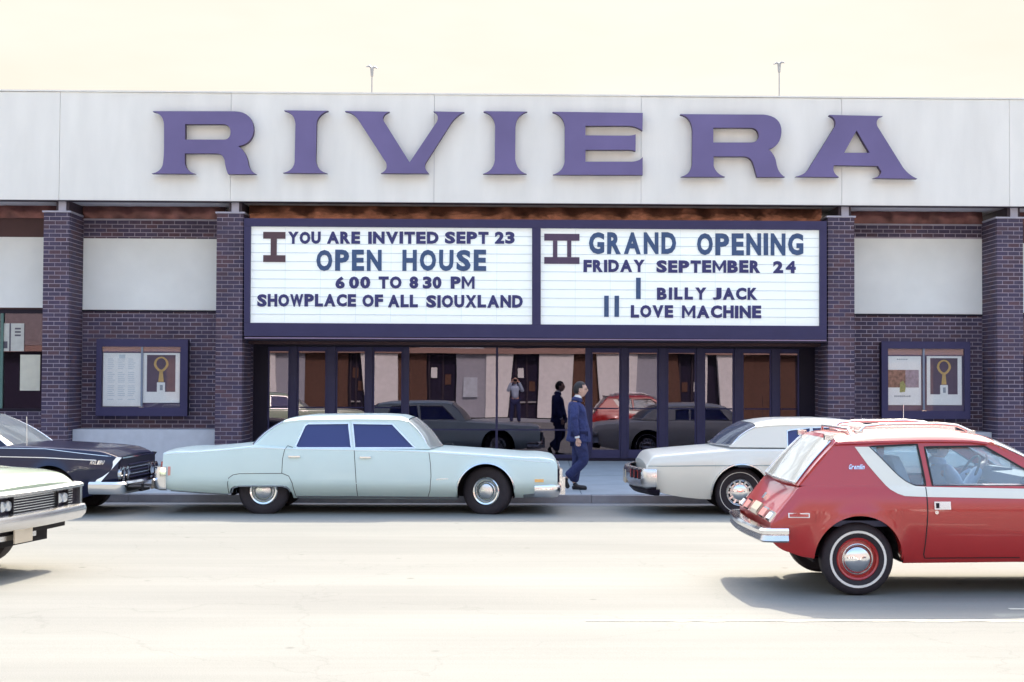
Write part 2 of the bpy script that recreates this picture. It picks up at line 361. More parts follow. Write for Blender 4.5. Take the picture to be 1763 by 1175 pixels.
# ------------------------------------------------------------------ cinema building
YP, YW, YF, YG = 27.0, 27.87, 26.9, 28.2
cin = empty('cinema_building', (0, 28, .2), 'long low cinema of dark brick pillars under a deep off-white fascia', 'building')
O = (0, 28, .2)
zf0 = UZ(350, YF); zf1 = UZ(165, YF)
seam_px = [-495, -199, 97, 393, 745, 1103, 1450, 1740, 2036, 2332]
sx = [UX(p, YF) for p in seam_px]
for i in range(len(sx)-1):
    mb = MB(); mb.box(sx[i]+.0035, sx[i+1]-.0035, YF+random.uniform(0, .006), YF+.22, zf0, zf1+random.uniform(-.004, .004)); mb.build('fascia_panel', M['fascia'], cin, O)
mb = MB(); mb.box(sx[0], sx[-1], YF+.03, YF+.20, zf0+.01, zf1-.02); mb.build('fascia_backing', M['steel_light'], cin, O)
mb = MB(); mb.box(sx[0], sx[-1], YF+.224, 48, zf1-.35, zf1-.12); mb.build('roof', M['roof'], cin, O)
mb = MB(); mb.box(sx[0], sx[-1], YF+.224, GY+.5, zf0+.001, zf0+.10); mb.build('soffit', M['soffit'], cin, O)
mb = MB(); mb.box(sx[0], sx[-1], YF-.010, YF+.222, zf0-.012, zf0-.001); mb.build('drip_edge', M['steel_dark'], cin, O)
mb = MB(); mb.box(sx[0], sx[-1], YF-.015, YF+.25, zf1+.006, zf1+.035); mb.build('coping', M['fascia'], cin, O)

pil = [(-228, -182), (71, 116.5), (370, 417), (1425, 1472), (1717, 1763), (2010, 2056)]
zpt = UZ(371, YP)
CH, BL = 7.2/90.7, 20.0/90.7     # course height and brick length
MJ = .014
def courses(z0, z1): 
    n_ = int(round((z1-z0)/CH)); return [(z1-(i+1)*CH, i) for i in range(n_)]
def row_bricks(u0, u1, phase):
    """bricks along u on a running bond"""
    out = []; u = u0-phase*BL
    while u < u1-.02:
        a, b_ = max(u, u0), min(u+BL, u1)
        if b_-a > .03: out.append((a+MJ/2, b_-MJ/2))
        u += BL
    return out
def field_front(mb, x0, x1, z0, z1, Y, holes=(), proud=.008, phase0=0):
    for (z, i) in courses(z0, z1):
        for (a, b_) in row_bricks(x0, x1, .5 if (i+phase0) % 2 else 0.0):
            segs = [(a, b_)]
            for (hx0, hx1, hz0, hz1) in holes:
                if z+CH/2 > hz0 and z+CH/2 < hz1:
                    ns = []
                    for (p, q) in segs:
                        if q <= hx0 or p >= hx1: ns.append((p, q)); continue
                        if p < hx0-.02: ns.append((p, hx0))
                        if q > hx1+.02: ns.append((hx1, q))
                    segs = ns
            for (p, q) in segs:
                d = proud+random.uniform(-.002, .002)
                vs = [(p, Y-d, z+MJ/2), (q, Y-d, z+MJ/2), (q, Y-d, z+CH-MJ/2), (p, Y-d, z+CH-MJ/2), (p, Y, z+MJ/2), (q, Y, z+MJ/2), (q, Y, z+CH-MJ/2), (p, Y, z+CH-MJ/2)]
                mb.add(vs, [(0, 1, 2, 3), (4, 5, 1, 0), (3, 2, 6, 7), (4, 0, 3, 7), (1, 5, 6, 2)])
def field_side(mb, y0, y1, z0, z1, X, sgn, phase0=0):
    for (z, i) in courses(z0, z1):
        for (a, b_) in row_bricks(y0, y1, .5 if (i+phase0) % 2 else 0.0):
            d = sgn*(.008+random.uniform(-.002, .002))
            vs = [(X+d, a, z+MJ/2), (X+d, b_, z+MJ/2), (X+d, b_, z+CH-MJ/2), (X+d, a, z+CH-MJ/2), (X, a, z+MJ/2), (X, b_, z+MJ/2), (X, b_, z+CH-MJ/2), (X, a, z+CH-MJ/2)]
            mb.add(vs, [(0, 1, 2, 3), (4, 5, 1, 0), (3, 2, 6, 7), (4, 0, 3, 7), (1, 5, 6, 2)])
ZB = .10
brick_mesh = {}
single_left = 296
for k, (pa, pb) in enumerate(pil):
    xa, xb = UX(pa, YP), UX(pb, YP)
    pr = MB().box(xa+.008, xb-.008, YP+.008, YW+.35 if k not in (2, 3) else YG+.1, ZB-.3, zpt).build('brick_pillar', M['mortar'], cin, O)
    mb = MB()
    field_side(mb, YP+.10, YW, ZB, zpt, xa+.008, -1, 0 if k != 3 else 1)
    field_side(mb, YP+.10, YW, ZB, zpt, xb-.008, 1)
    if k in (2, 3):
        field_side(mb, YW, YG, ZB, UZ(588, YG), (xb-.008) if k == 2 else (xa+.008), 1 if k == 2 else -1)
    zs_single = zpt-CH*64
    if k in (2, 3):
        for (z, i) in courses(ZB, zpt):
            for (a, b_) in row_bricks(xa, xb, .5 if i % 2 else 0.0):
                L = round(b_-a, 3)
                if single_left > (148 if k == 2 else 0) and b_-a > .09:
                    single_left -= 1
                    if L not in brick_mesh:
                        q = MB().box(-L/2, L/2, 0, .10, -CH/2+MJ/2, CH/2-MJ/2)
                        ob = q.build('brick', M['brick_one'], pr); brick_mesh[L] = ob
                    else:
                        ob = brick_mesh[L].copy(); COL.objects.link(ob); ob.parent = pr
                    ob.location = ((a+b_)/2-O[0], YP-random.uniform(0, .004)-O[1], z+CH/2-O[2])
                else:
                    vs = MB().box(a, b_, YP+random.uniform(-.002, .002), YP+.1, z+MJ/2, z+CH-MJ/2); mb.add(vs.v, vs.f)
    else:
        for (z, i) in courses(ZB, zpt):
            for (a, b_) in row_bricks(xa, xb, .5 if i % 2 else 0.0):
                vs = MB().box(a, b_, YP+random.uniform(-.002, .002), YP+.1, z+MJ/2, z+CH-MJ/2); mb.add(vs.v, vs.f)
    mb.build('brickwork', M['brick_many'], pr, O, kind='stuff')
    MB().box(xa-.02, xb+.02, YP-.02, YW, zpt, zpt+.03).build('cap', M['steel_light'], pr, O)
    xm = xa+.28*1.0 if k < 3 else (xa+.27)
    beam = MB().box(xm, xm+.14, YF+.10, YF+.13, zpt+.03, zf0-.014).build('beam_end', M['steel_light'], pr, O)
    MB().box(xm-.05, xm+.19, YF+.131, GY+.3, zpt+.03, zf0-.001).build('beam', M['steel_dark'], pr, O)

# bays with wall, white panel, base
zc1 = UZ(383, YW); zc0 = UZ(361, YW)
def bay(k, pa, pb, with_case):
    xa = UX(pil[k][1], YP); xb = UX(pil[k+1][0], YP)
    zp1, zp0 = UZ(411.5, YW, (pa+pb)/2), UZ(537.5 if True else 0, YW)
    wall = MB().box(xa, xb, YW, YW+.3, 0, zc1+.25).build('bay_wall', M['mortar'], cin, O)
    mb = MB(); field_front(mb, xa, xb, UZ(742, YW)-1.1, zc1-.012, YW, holes=[(xa, xb, zp0, zp1)])
    mb.build('brickwork', M['brick_many'], wall, O, kind='stuff')
    MB().box(xa+.006, xb-.006, YW-.03, YW-.002, zp0, zp1).build('stucco_panel', M['panel'], cin, O)
    MB().box(xa+.005, xb-.005, YW-.045, YW-.001, zp0-.035, zp0-.004).build('panel_sill', M['frame_dark'], cin, O)
    MB().box(xa, xb, YW-.03, YW-.006, zc1-.010, zc1+.012).build('flashing_lip', M['steel_light'], cin, O)
    # rough cast base
    bx = xa if k == 3 else UX(127, 27.35)
    MB().box(max(bx, xa-.02) if k == 3 else xa+.012, xb-.012, 27.3, YW-.01, 0, UZ(742, 27.35)).build('base_plinth', mat('plinth_stucco', (.55, .57, .62), .85, bump=.2), cin, O)
bay(1, 140, 369, True); bay(3, 1472, 1692, True)
# outer bays: left window bay, right window bay (outside frame)
def wbay(k):
    xa = UX(pil[k][1], YP); xb = UX(pil[k+1][0], YP)
    zp1, zp0 = UZ(414, YW), UZ(534.5, YW)
    MB().box(xa, xb, YW, YW+.3, zp0-.03, zc1+.25).build('bay_wall', M['band'], cin, O)
    MB().box(xa+.006, xb-.006, YW-.03, YW-.002, zp0, zp1).build('stucco_panel', M['panel'], cin, O)
    zs = UZ(712, YW)
    MB().box(xa, xb, YW, YW+.3, 0, zs).build('bay_wall', M['mortar'], cin, O)
    mb = MB(); field_front(mb, xa, xb, zs-CH*10, zs, YW); mb.build('brickwork', M['brick_many'], cin, O, kind='stuff')
    mx0 = UX(-1, YW) if k == 0 else (xa+xb)/2
    wf = MB().box(xa, xa+.06, YW+.02, YW+.12, zs, zp0-.03).box(xb-.05, xb, YW+.02, YW+.12, zs, zp0-.03).box(xa+.061, xb-.051, YW+.02, YW+.12, zs, zs+.06).box(xa+.061, xb-.051, YW+.02, YW+.12, zp0-.11, zp0-.031)
    wo_ = wf.build('window', M['frame_dark'], cin, O)
    MB().box(mx0, mx0+.055, YW+.015, YW+.055, zs+.061, zp0-.111).build('mullion', mat('green_window_mullion', (.10, .20, .18), .5), wo_, O)
    MB().box(xa+.061, xb-.051, YW+.06, YW+.066, zs+.061, zp0-.111).build('pane', M['store_glass'], wo_, O)
wbay(0); wbay(4)
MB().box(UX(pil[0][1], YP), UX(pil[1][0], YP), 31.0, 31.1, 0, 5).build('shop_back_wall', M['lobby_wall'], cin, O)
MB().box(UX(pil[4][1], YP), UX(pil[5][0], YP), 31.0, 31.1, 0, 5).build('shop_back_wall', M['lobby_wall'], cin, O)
# copper flashing strips
def rumple(x0, x1, z0, z1, Y, name, n_=90):
    rows = []
    for j in range(5):
        t = j/4; z = z0+(z1-z0)*t; row = []
        for i in range(n_+1):
            x = x0+(x1-x0)*i/n_
            row.append((x, Y-.03-.022*math.sin(i*.9+j*.7)*math.sin(i*.23+2)-.02*math.sin(t*3.1)-.008*random.random(), z))
        rows.append(row)
    return MB().grid(rows).build(name, M['copper'] if n_ > 60 else M['copper_dark'], cin, O, smooth=80)
for k in range(5):
    if k == 2: continue
    rumple(UX(pil[k][1], YP)+.005, UX(pil[k+1][0], YP)-.005, zc1+.012, zf0-.002, YW-.02, 'copper_strip', 40)
xa, xb = UX(pil[2][1], YP), UX(pil[3][0], YP)
rumple(xa+.005, xb-.005, zc1-.3, zf0-.002, 27.55, 'copper_strip', 120)
MB().box(xa, xb, 27.60, YG+.3, UZ(596, YG), zf0+.02).build('bulkhead', M['band'], cin, O)

# storefront
zg0 = walk_z(YG)+.02; zg1 = UZ(599, YG); zsill = UZ(789, YG)
xl = UX(436, YG); xr_ = UX(1402, YG)
MB().box(xl, xr_, YG-.04, YG+.12, zg1, UZ(588, YG)+.2).build('header', M['frame_dark'], cin, O)
MB().box(xl, xr_, YG-.05, YG+.15, zg0-.15, zg0+.03).build('sill', M['frame_dark'], cin, O)
muls = [(436, 461), (499.5, 511.5), (563, 578), (631, 641.5), (694, 704.5), (853.5, 857.5), (1007.5, 1017), (1069, 1080), (1134, 1147.5), (1199, 1211), (1264, 1277), (1328, 1340), (1376, 1402)]
def ux(p): return UX(p, YG)
for i, (a, b_) in enumerate(muls):
    d = .05 if i != 5 else .02
    MB().box(ux(a), ux(b_), YG-d, YG+.08, zg0+.031, zg1-.001).build('mullion', M['mullion'] if 0 < i < 12 else M['frame_dark'], cin, O)
for i in range(len(muls)-1):
    a, b_ = ux(muls[i][1]), ux(muls[i+1][0])
    if i in (4, 5):
        wn = MB().box(a, b_, YG-.02, YG+.03, zg0+.031, zg0+.10).build('window', M['mullion'], cin, O)
        MB().box(a, b_, YG, YG+.008, zg0+.101, zg1-.001).build('pane', M['store_glass'], wn, O)
        MB().box(a+.001, b_-.001, YG-.012, YG-.004, UZ(741.5, YG), UZ(739, YG)).build('glazing_bar', M['mullion'], wn, O)
    else:
        fr = MB().box(a+.004, b_-.004, YG-.02, YG+.03, zg0+.035, zg0+.20).box(a+.004, b_-.004, YG-.02, YG+.03, zg1-.09, zg1-.004)
        fr.box(a+.004, a+.035, YG-.02, YG+.03, zg0+.201, zg1-.091).box(b_-.035, b_-.004, YG-.02, YG+.03, zg0+.201, zg1-.091)
        dr = fr.build('glass_door', M['frame'], cin, O)
        MB().box(a+.036, b_-.036, YG, YG+.008, zg0+.201, zg1-.091).build('pane', M['store_glass'], dr, O)
        MB().tube([(a+.05, YG-.06, UZ(703, YG)), (b_-.05, YG-.06, UZ(703, YG))], .012, 6).box(a+.05, a+.07, YG-.06, YG-.021, UZ(704, YG), UZ(702, YG)).box(b_-.07, b_-.05, YG-.06, YG-.021, UZ(704, YG), UZ(702, YG)).build('push_bar', M['mullion'], dr, O)
# lobby inside
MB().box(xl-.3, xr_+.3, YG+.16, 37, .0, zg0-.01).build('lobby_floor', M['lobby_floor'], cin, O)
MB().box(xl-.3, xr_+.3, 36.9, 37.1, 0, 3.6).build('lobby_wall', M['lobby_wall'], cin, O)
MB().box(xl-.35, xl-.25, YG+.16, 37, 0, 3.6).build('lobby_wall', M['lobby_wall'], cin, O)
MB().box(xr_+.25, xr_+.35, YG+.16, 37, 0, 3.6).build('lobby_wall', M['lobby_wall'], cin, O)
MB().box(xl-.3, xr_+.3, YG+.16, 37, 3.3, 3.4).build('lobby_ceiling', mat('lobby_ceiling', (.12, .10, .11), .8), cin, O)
rl = empty('guard_railing', (ux(775), 29.4, .2), 'low railing of thin upright bars just inside the wide lobby window', 'railing')
ro = (ux(775), 29.4, .2)
a, b_ = UX(712, 29.4), UX(1000, 29.4); zt = UZ(742, 29.4)
MB().box(a, b_, 29.38, 29.42, zt-.03, zt).build('top_rail', M['pole'], rl, ro)
MB().box(a, b_, 29.385, 29.415, .27, .30).build('bottom_rail', M['pole'], rl, ro)
x = a+.02; i = 0
while x < b_:
    MB().box(x, x+.018, 29.39, 29.41, .30, zt-.03).build('baluster', mat('brass_baluster', (.30, .20, .13), .4, metal=.5) if i == 0 else bpy.data.materials['brass_baluster'], rl, ro); x += .28; i += 1

# ------------------------------------------------------------------ big name letters
def path(toks, ox, oy, s, close=True):
    pts = []; cur = None
    for t in toks:
        if len(t) == 2: pts.append(t); cur = t
        else:
            cx, cy, x, y = t
            for i in range(1, 9):
                u = i/8; pts.append(((1-u)**2*cur[0]+2*u*(1-u)*cx+u*u*x, (1-u)**2*cur[1]+2*u*(1-u)*cy+u*u*y))
            cur = (x, y)
    return [(ox+p[0]/s, oy+p[1]/s) for p in pts]
LT = {}
LT['R1'] = (250, 180, 8.815, [[(115, 103), (1360, 105), (1645, 115, 1645, 400), (1620, 600, 1410, 634), (1445, 655), (1545, 760, 1560, 890), (1575, 1010, 1685, 1058), (1255, 1058), (1215, 960, 1205, 850), (1175, 745, 1080, 745), (600, 745), (600, 900), (625, 1020, 760, 1054), (95, 1050), (230, 1030, 265, 920), (285, 800, 285, 600), (285, 300), (265, 130, 115, 112)],
            [(605, 300), (1180, 300), (1295, 310, 1295, 425), (1290, 535, 1190, 535), (605, 535)]])
LT['I1'] = (480, 180, 8.815, [[(80, 90), (750, 98), (590, 150, 572, 290), (560, 850), (580, 1010, 735, 1048), (60, 1040), (225, 1010, 240, 870), (252, 300), (240, 130, 80, 97)]])
LT['V'] = (640, 180, 8.815, [[(-405, 100), (270, 112), (140, 160, 180, 250), (575, 880), (990, 262), (1030, 150, 935, 106), (1405, 118), (1285, 165, 1200, 290), (830, 870), (770, 960, 870, 1050), (135, 1046), (260, 1000, 215, 880), (-205, 235), (-280, 120, -405, 110)]])
LT['I2'] = (820, 180, 8.815, [[(110, 103), (775, 110), (610, 160, 595, 330), (590, 820), (610, 1010, 765, 1056), (100, 1056), (260, 1010, 280, 850), (285, 330), (270, 150, 110, 112)]])
LT['E'] = (940, 180, 8.815, [[(100, 112), (1470, 130), (1465, 400), (1370, 330, 1250, 325), (600, 325), (600, 470), (1250, 475), (1330, 470, 1362, 455), (1360, 712), (1310, 690, 1240, 690), (600, 690), (600, 870), (1300, 870), (1420, 865, 1468, 800), (1468, 1072), (105, 1068), (270, 1020, 285, 850), (285, 330), (265, 160, 100, 120)]])
LT['R2'] = (1160, 180, 8.815, [[(100, 148), (1360, 155), (1640, 180, 1635, 420), (1620, 640, 1440, 680), (1540, 770, 1555, 880), (1580, 1050, 1690, 1103), (1265, 1103), (1225, 950, 1200, 880), (1160, 790, 1060, 790), (605, 790), (605, 930), (640, 1060, 780, 1100), (110, 1100), (265, 1060, 280, 900), (285, 400), (270, 180, 100, 156)],
            [(600, 355), (1180, 355), (1295, 370, 1290, 490), (1270, 575, 1180, 578), (600, 578)]])
LT['A'] = (1370, 185, 8.014, [[(465, 105), (1205, 122), (1090, 160, 1125, 260), (1480, 830), (1560, 940, 1680, 987), (1070, 978), (1190, 950, 1180, 880), (1135, 810), (530, 800), (490, 900, 600, 965), (0, 957), (130, 930, 180, 850), (545, 260), (570, 150, 465, 113)],
            [(840, 320), (1020, 628), (668, 628)]])
YL = 26.74
sgn_root = empty('name_sign', (UX(900, YL), YL, UZ(250, YL)), 'large indigo flared serif letters spelling RIVIERA across the pale fascia', 'sign')
so = (UX(900, YL), YL, UZ(250, YL))
for k, (ox, oy, s, loops) in LT.items():
    lp = [[U(p[0], p[1], YL) for p in path(l, ox, oy, s)] for l in loops]
    mb = MB(); mb.prism(lp, lambda a, b, d: (a, d, b), YL, YL+.13)
    nf = len(mb.f); nt_ = None
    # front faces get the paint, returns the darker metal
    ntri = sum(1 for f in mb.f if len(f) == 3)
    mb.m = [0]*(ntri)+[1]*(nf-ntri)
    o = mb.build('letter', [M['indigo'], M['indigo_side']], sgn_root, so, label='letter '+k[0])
    cx = sum(p[0] for p in lp[0])/len(lp[0])
    st = MB()
    for px_ in (-.35, .35):
        pass

# ------------------------------------------------------------------ marquee
YM = 26.93
mq = empty('marquee_sign', (UX(920, YM), YM, UZ(585, YM)), 'wide violet framed marquee with two white boards of blue changeable letters', 'sign')
mo = (UX(920, YM), YM, UZ(585, YM))
def quadbox(pts, y0, y1):
    """pts: 4 (x,z) corners"""
    return [(p[0], y0, p[1]) for p in pts]+[(p[0], y1, p[1]) for p in pts]
QF = [(0, 1, 2, 3), (7, 6, 5, 4), (0, 4, 5, 1), (1, 5, 6, 2), (2, 6, 7, 3), (3, 7, 4, 0)]
def framepiece(a, b_, c, d, name='frame', Y=YM, dep=.10, m_=M['frame']):
    pts = [U(*a, Y), U(*b_, Y), U(*c, Y), U(*d, Y)]
    return MB().add(quadbox(pts, Y, Y+dep), QF).build(name, m_, mq, mo)
X0, X1 = 420, 1423.5
framepiece((X0, 376), (X1, 381), (X1, 396.2), (X0, 389.6), 'top_frame')
framepiece((X0, 556), (X1, 561.6), (X1, 585), (X0, 579), 'bottom_frame')
framepiece((X0, 389.8), (431.5, 390), (430, 555.8), (X0, 555.8), 'side_frame')
framepiece((916, 393.2), (931, 393.2), (931, 558.6), (916, 558.6), 'centre_frame')
framepiece((1411.5, 396.2), (X1, 396.4), (X1, 561.4), (1411.5, 561.4), 'side_frame')
zb_m = UZ(579, YM); xa, xb = UX(X0, YM), UX(X1, YM)
MB().box(xa+.004, xb-.004, YM+.102, 27.55, UZ(578, YM)+.003, UZ(379, YM)).build('cabinet', M['frame_dark'], mq, mo)
MB().box(xa, xb, YM+.01, 27.5, zb_m-.10, zb_m-.07).build('bottom_lip', M['frame_dark'], mq, mo)
MB().box(xa, xb, YM+.004, YM+.02, zb_m-.068, zb_m-.045).build('bottom_trim', mat('pinkish_trim', (.28, .20, .32), .4), mq, mo)
YS = YM+.075
boards = [((431, 389.5), (916.5, 392.6), (916.5, 559), (429, 556)), ((930.5, 392.5), (1412, 396), (1412, 561.8), (930.5, 558.8))]
fo = []
for q in boards:
    pts = [U(*p, YS) for p in q]
    fo.append(MB().add(quadbox(pts, YS, YS+.02), QF).build('sign_board', M['signface'], mq, mo))
    nrow = 11
    for i in range(1, nrow):
        t = i/nrow
        for dz in (0,):
            L_ = (q[0][0]+(q[3][0]-q[0][0])*t, q[0][1]+(q[3][1]-q[0][1])*t); R_ = (q[1][0], q[1][1]+(q[2][1]-q[1][1])*t)
            a, b_ = U(L_[0]+1, L_[1], YS), U(R_[0]-1, R_[1], YS)
            MB().add(quadbox([(a[0], a[1]+.005), (b_[0], b_[1]+.005), (b_[0], b_[1]-.005), (a[0], a[1]-.005)], YS-.012, YS-.0005), QF).build('track_rail', M['rail'], fo[-1], mo)
    for i in range(1, 8):
        px_ = q[0][0]+(q[1][0]-q[0][0])*i/8
        a = U(px_, q[0][1]+1.5, YS)[0]; z1_ = U(px_, q[0][1]+3.5, YS)[1]; z0_ = U(px_, q[3][1]-1, YS)[1]
        MB().box(a-.002, a+.002, YS-.002, YS-.0004, z0_, z1_).build('board_seam', M['rail'], fo[-1], mo)
# changeable letters from the built in font
dg = bpy.context.evaluated_depsgraph_get()
glyph = {}
def glyph_mesh(ch, bold):
    if ch == 'M' and (ch, bold) not in glyph:
        a = .20
        o = [(0, 0), (a, 0), (a, .62), (.5, .12), (1-a, .62), (1-a, 0), (1, 0), (1, 1), (1-a+.01, 1), (.5, .45), (a-.01, 1), (0, 1)]
        mb = MB().prism([o], lambda x, y, d: Vector((x, y, d)), .5, -.5); glyph[(ch, bold)] = (mb.v and [Vector(v) for v in mb.v], mb.f, 1)
    key = (ch, bold)
    if key in glyph: return glyph[key]
    cu = bpy.data.curves.new('glyph', 'FONT'); cu.body = ch; cu.size = 1; cu.offset = bold; cu.extrude = .5; cu.resolution_u = 3
    ob = bpy.data.objects.new('glyph', cu); COL.objects.link(ob); bpy.context.view_layer.update()
    me = bpy.data.meshes.new_from_object(ob.evaluated_get(bpy.context.evaluated_depsgraph_get()))
    vs = [v.co.copy() for v in me.vertices]; fs = [tuple(p.vertices) for p in me.polygons]
    bpy.data.objects.remove(ob); bpy.data.curves.remove(cu)
    x0 = min(v.x for v in vs); x1 = max(v.x for v in vs); y0 = min(v.y for v in vs); y1 = max(v.y for v in vs)
    vs = [((v.x-x0)/(x1-x0), (v.y-y0)/(y1-y0), v.z) for v in vs]
    glyph[key] = (vs, fs, (x1-x0)/(y1-y0)); return glyph[key]
YT = YS-.014
WID = {'I': .30, '1': .35, 'M': 1.18, 'W': 1.28, 'J': .82, 'A': 1.12, 'V': 1.05, 'T': .9, 'L': .78, 'E': .80, 'F': .76, 'Y': 1.05, 'O': 1.05, 'C': .98, 'G': 1.02, 'X': 1.02, 'N': .98, 'D': .98}
def word(s, x0, x1, yt0, yb0, m_, parent, gap=.11, yt1=None, yb1=None, bold=.055):
    yt1 = yt0 if yt1 is None else yt1; yb1 = yb0 if yb1 is None else yb1
    ws = [WID.get(c, .92) for c in s]; tot = sum(ws)+gap*(len(s)-1); k = (x1-x0)/tot; x = x0
    for c, w_ in zip(s, ws):
        vs, fs, _ = glyph_mesh(c, bold)
        t = (x-x0)/(x1-x0); yt = yt0+(yt1-yt0)*t; yb = yb0+(yb1-yb0)*t
        jit = random.uniform(-.25, .25); tl = random.uniform(-.012, .012)
        A = U(x, yt+jit, YT); B = U(x+w_*k, yb+jit, YT)
        out = []
        for (u, v, d) in vs:
            X = A[0]+(B[0]-A[0])*u+(v-.5)*(A[1]-B[1])*tl; Z = B[1]+(A[1]-B[1])*v-(u-.5)*(B[0]-A[0])*tl
            out.append((X, YT-.004+d*-.010, Z))
        MB().add(out, fs).build('letter', m_, parent, mo, recalc=False, label=None)
        x += (w_+gap)*k
S_, B_ = M['let_small'], M['let_big']
b0, b1 = fo
for a in [('YOU', 496, 552), ('ARE', 563, 620), ('INVITED', 634, 755), ('SEPT', 766, 841), ('23', 852, 886)]: word(a[0], a[1], a[2], 399.2, 420.2, S_, b0)
for a in [('OPEN', 545, 657), ('HOUSE', 693, 837)]: word(a[0], a[1], a[2], 430.3, 467, B_, b0, gap=.2, bold=.045)
for a in [('6', 577.6, 593.6), ('00', 601, 637.5), ('TO', 652, 691.3), ('8', 705, 720), ('30', 728, 760), ('PM', 776, 817)]: word(a[0], a[1], a[2], 476.4, 497.6, S_, b0)
word('SHOWPLACE', 443, 613, 506.6, 528.4, S_, b0); word('OF', 624, 659.5, 507.5, 529, S_, b0); word('ALL', 668, 719.4, 507.7, 529.5, S_, b0); word('SIOUXLAND', 734, 900, 508.4, 530.3, S_, b0)
word('GRAND', 1014, 1164, 400.4, 438, B_, b1, gap=.2, bold=.045); word('OPENING', 1200, 1383, 402, 440, B_, b1, gap=.17, bold=.045)
word('FRIDAY', 1004.6, 1110, 447.6, 469, S_, b1); word('SEPTEMBER', 1130, 1309, 448.5, 470.2, S_, b1); word('24', 1331, 1370, 449.7, 470.8, S_, b1, gap=.25)
word('BILLY', 1131, 1216, 495.4, 516.6, S_, b1, gap=.2); word('JACK', 1227, 1304, 495.9, 517, S_, b1)
word('LOVE', 1086, 1159, 525.8, 547.5, S_, b1); word('MACHINE', 1174, 1310.6, 526.3, 548.3, S_, b1)
def bars(rects, m_, parent):
    mb = MB()
    for (x0, y0, x1, y1) in rects:
        A = U(x0, y0, YT); B = U(x1, y1, YT); mb.box(A[0], B[0], YT-.010, YT+.001, B[1], A[1])
    mb.build('numeral', m_, parent, mo)
bars([(1095, 478.6, 1103, 515.3)], B_, b1); bars([(1040.2, 509.5, 1048, 546)], B_, b1); bars([(1058, 509.5, 1065.7, 546)], B_, b1)
bars([(453.3, 399.6, 491.5, 411.5), (466.3, 411.4, 476.5, 439.8), (453.3, 439.7, 491.5, 451.7)], M['numeral'], b0)
bars([(937, 402.8, 997.6, 415), (952, 414.9, 959.5, 443), (976.5, 414.9, 983.5, 443), (937, 442.9, 997.6, 454.9)], M['numeral2'], b1)

# ------------------------------------------------------------------ poster cases
def rect(x0, y0, x1, y1, Y):
    A = U(x0, y0, Y); B = U(x1, y1, Y); return A[0], B[0], B[1], A[1]
def mkposter(name, label, X, YY, rectpx, builder, group=None):
    x0, x1, z0, z1 = rect(*rectpx, YY)
    o0 = ((x0+x1)/2, YY, z0)
    root = empty(name, o0, label, 'poster', group)
    builder(root, o0, x0, x1, z0, z1, YY)
M['poster_white'] = mat('poster_paper', (.93, .95, .93), .6, var=.04, scale=8)
M['poster_violet'] = mat('poster_violet_print', (.10, .07, .115), .5, var=.12, scale=9)
M['gold'] = mat('poster_gold_print', (.62, .42, .14), .45, var=.15, scale=20)
M['print_grey'] = mat('poster_grey_print', (.34, .38, .42), .6)
M['print_dark'] = mat('poster_dark_print', (.10, .09, .12), .6)
def case(x0, y0, x1, y1, ix0, iy0, ix1, iy1, mid, label, side):
    YC = 27.62
    A = rect(x0, y0, x1, y1, YC); I = rect(ix0, iy0, ix1, iy1, YC)
    o0 = ((A[0]+A[1])/2, YC, A[2])
    root = empty('poster_case', o0, label, 'poster case', 'wall display cases')
    mb = MB(); fn = lambda a, b, d: (a, d, b)
    mb.prism([[(A[0], A[2]), (A[1], A[2]), (A[1], A[3]), (A[0], A[3])], [(I[0], I[2]), (I[1], I[2]), (I[1], I[3]), (I[0], I[3])]], fn, YC, YC+.05)
    mb.build('frame', M['frame'], root, o0)
    mb = MB().prism([[(A[0]+.015, A[2]+.015), (A[1]-.015, A[2]+.015), (A[1]-.015, A[3]-.015), (A[0]+.015, A[3]-.015)], [(I[0]-.01, I[2]-.01), (I[1]+.01, I[2]-.01), (I[1]+.01, I[3]+.01), (I[0]-.01, I[3]+.01)]], fn, YC+.051, YW-.012)
    mb.build('cabinet', M['frame_dark'], root, o0)
    MB().box(A[0]+.02, A[1]-.02, YC+.075, YC+.09, A[2]+.02, A[3]-.02).build('back_board', mat('case_back', (.11, .09, .17), .8), root, o0)
    mxx = UX(mid, YC); MB().box(mxx-.018, mxx+.018, YC+.012, YC+.05, I[2]+.001, I[3]-.001).build('centre_bar', mat('case_bar', (.20, .24, .32), .4), root, o0)
    MB().box(mxx-.045, mxx+.045, YC-.008, YC-.001, I[2]-.005, I[2]+.012).build('lock', M['chrome'], root, o0)
    for (a, b_) in ((I[0]+.001, mxx-.019), (mxx+.019, I[1]-.001)):
        MB().box(a, b_, YC+.03, YC+.034, I[2]+.001, I[3]-.001).build('pane', M['case_glass'], root, o0)
    return YC+.05
YC1 = case(166, 584, 322, 717, 175, 597, 309.5, 702, 243.5, 'dark violet display case on the left brick bay with a text sheet poster', -1)
YC2 = case(1518, 588, 1671, 722, 1529, 600.5, 1661, 708, 1591, 'dark violet display case on the right brick bay with two framed posters', 1)
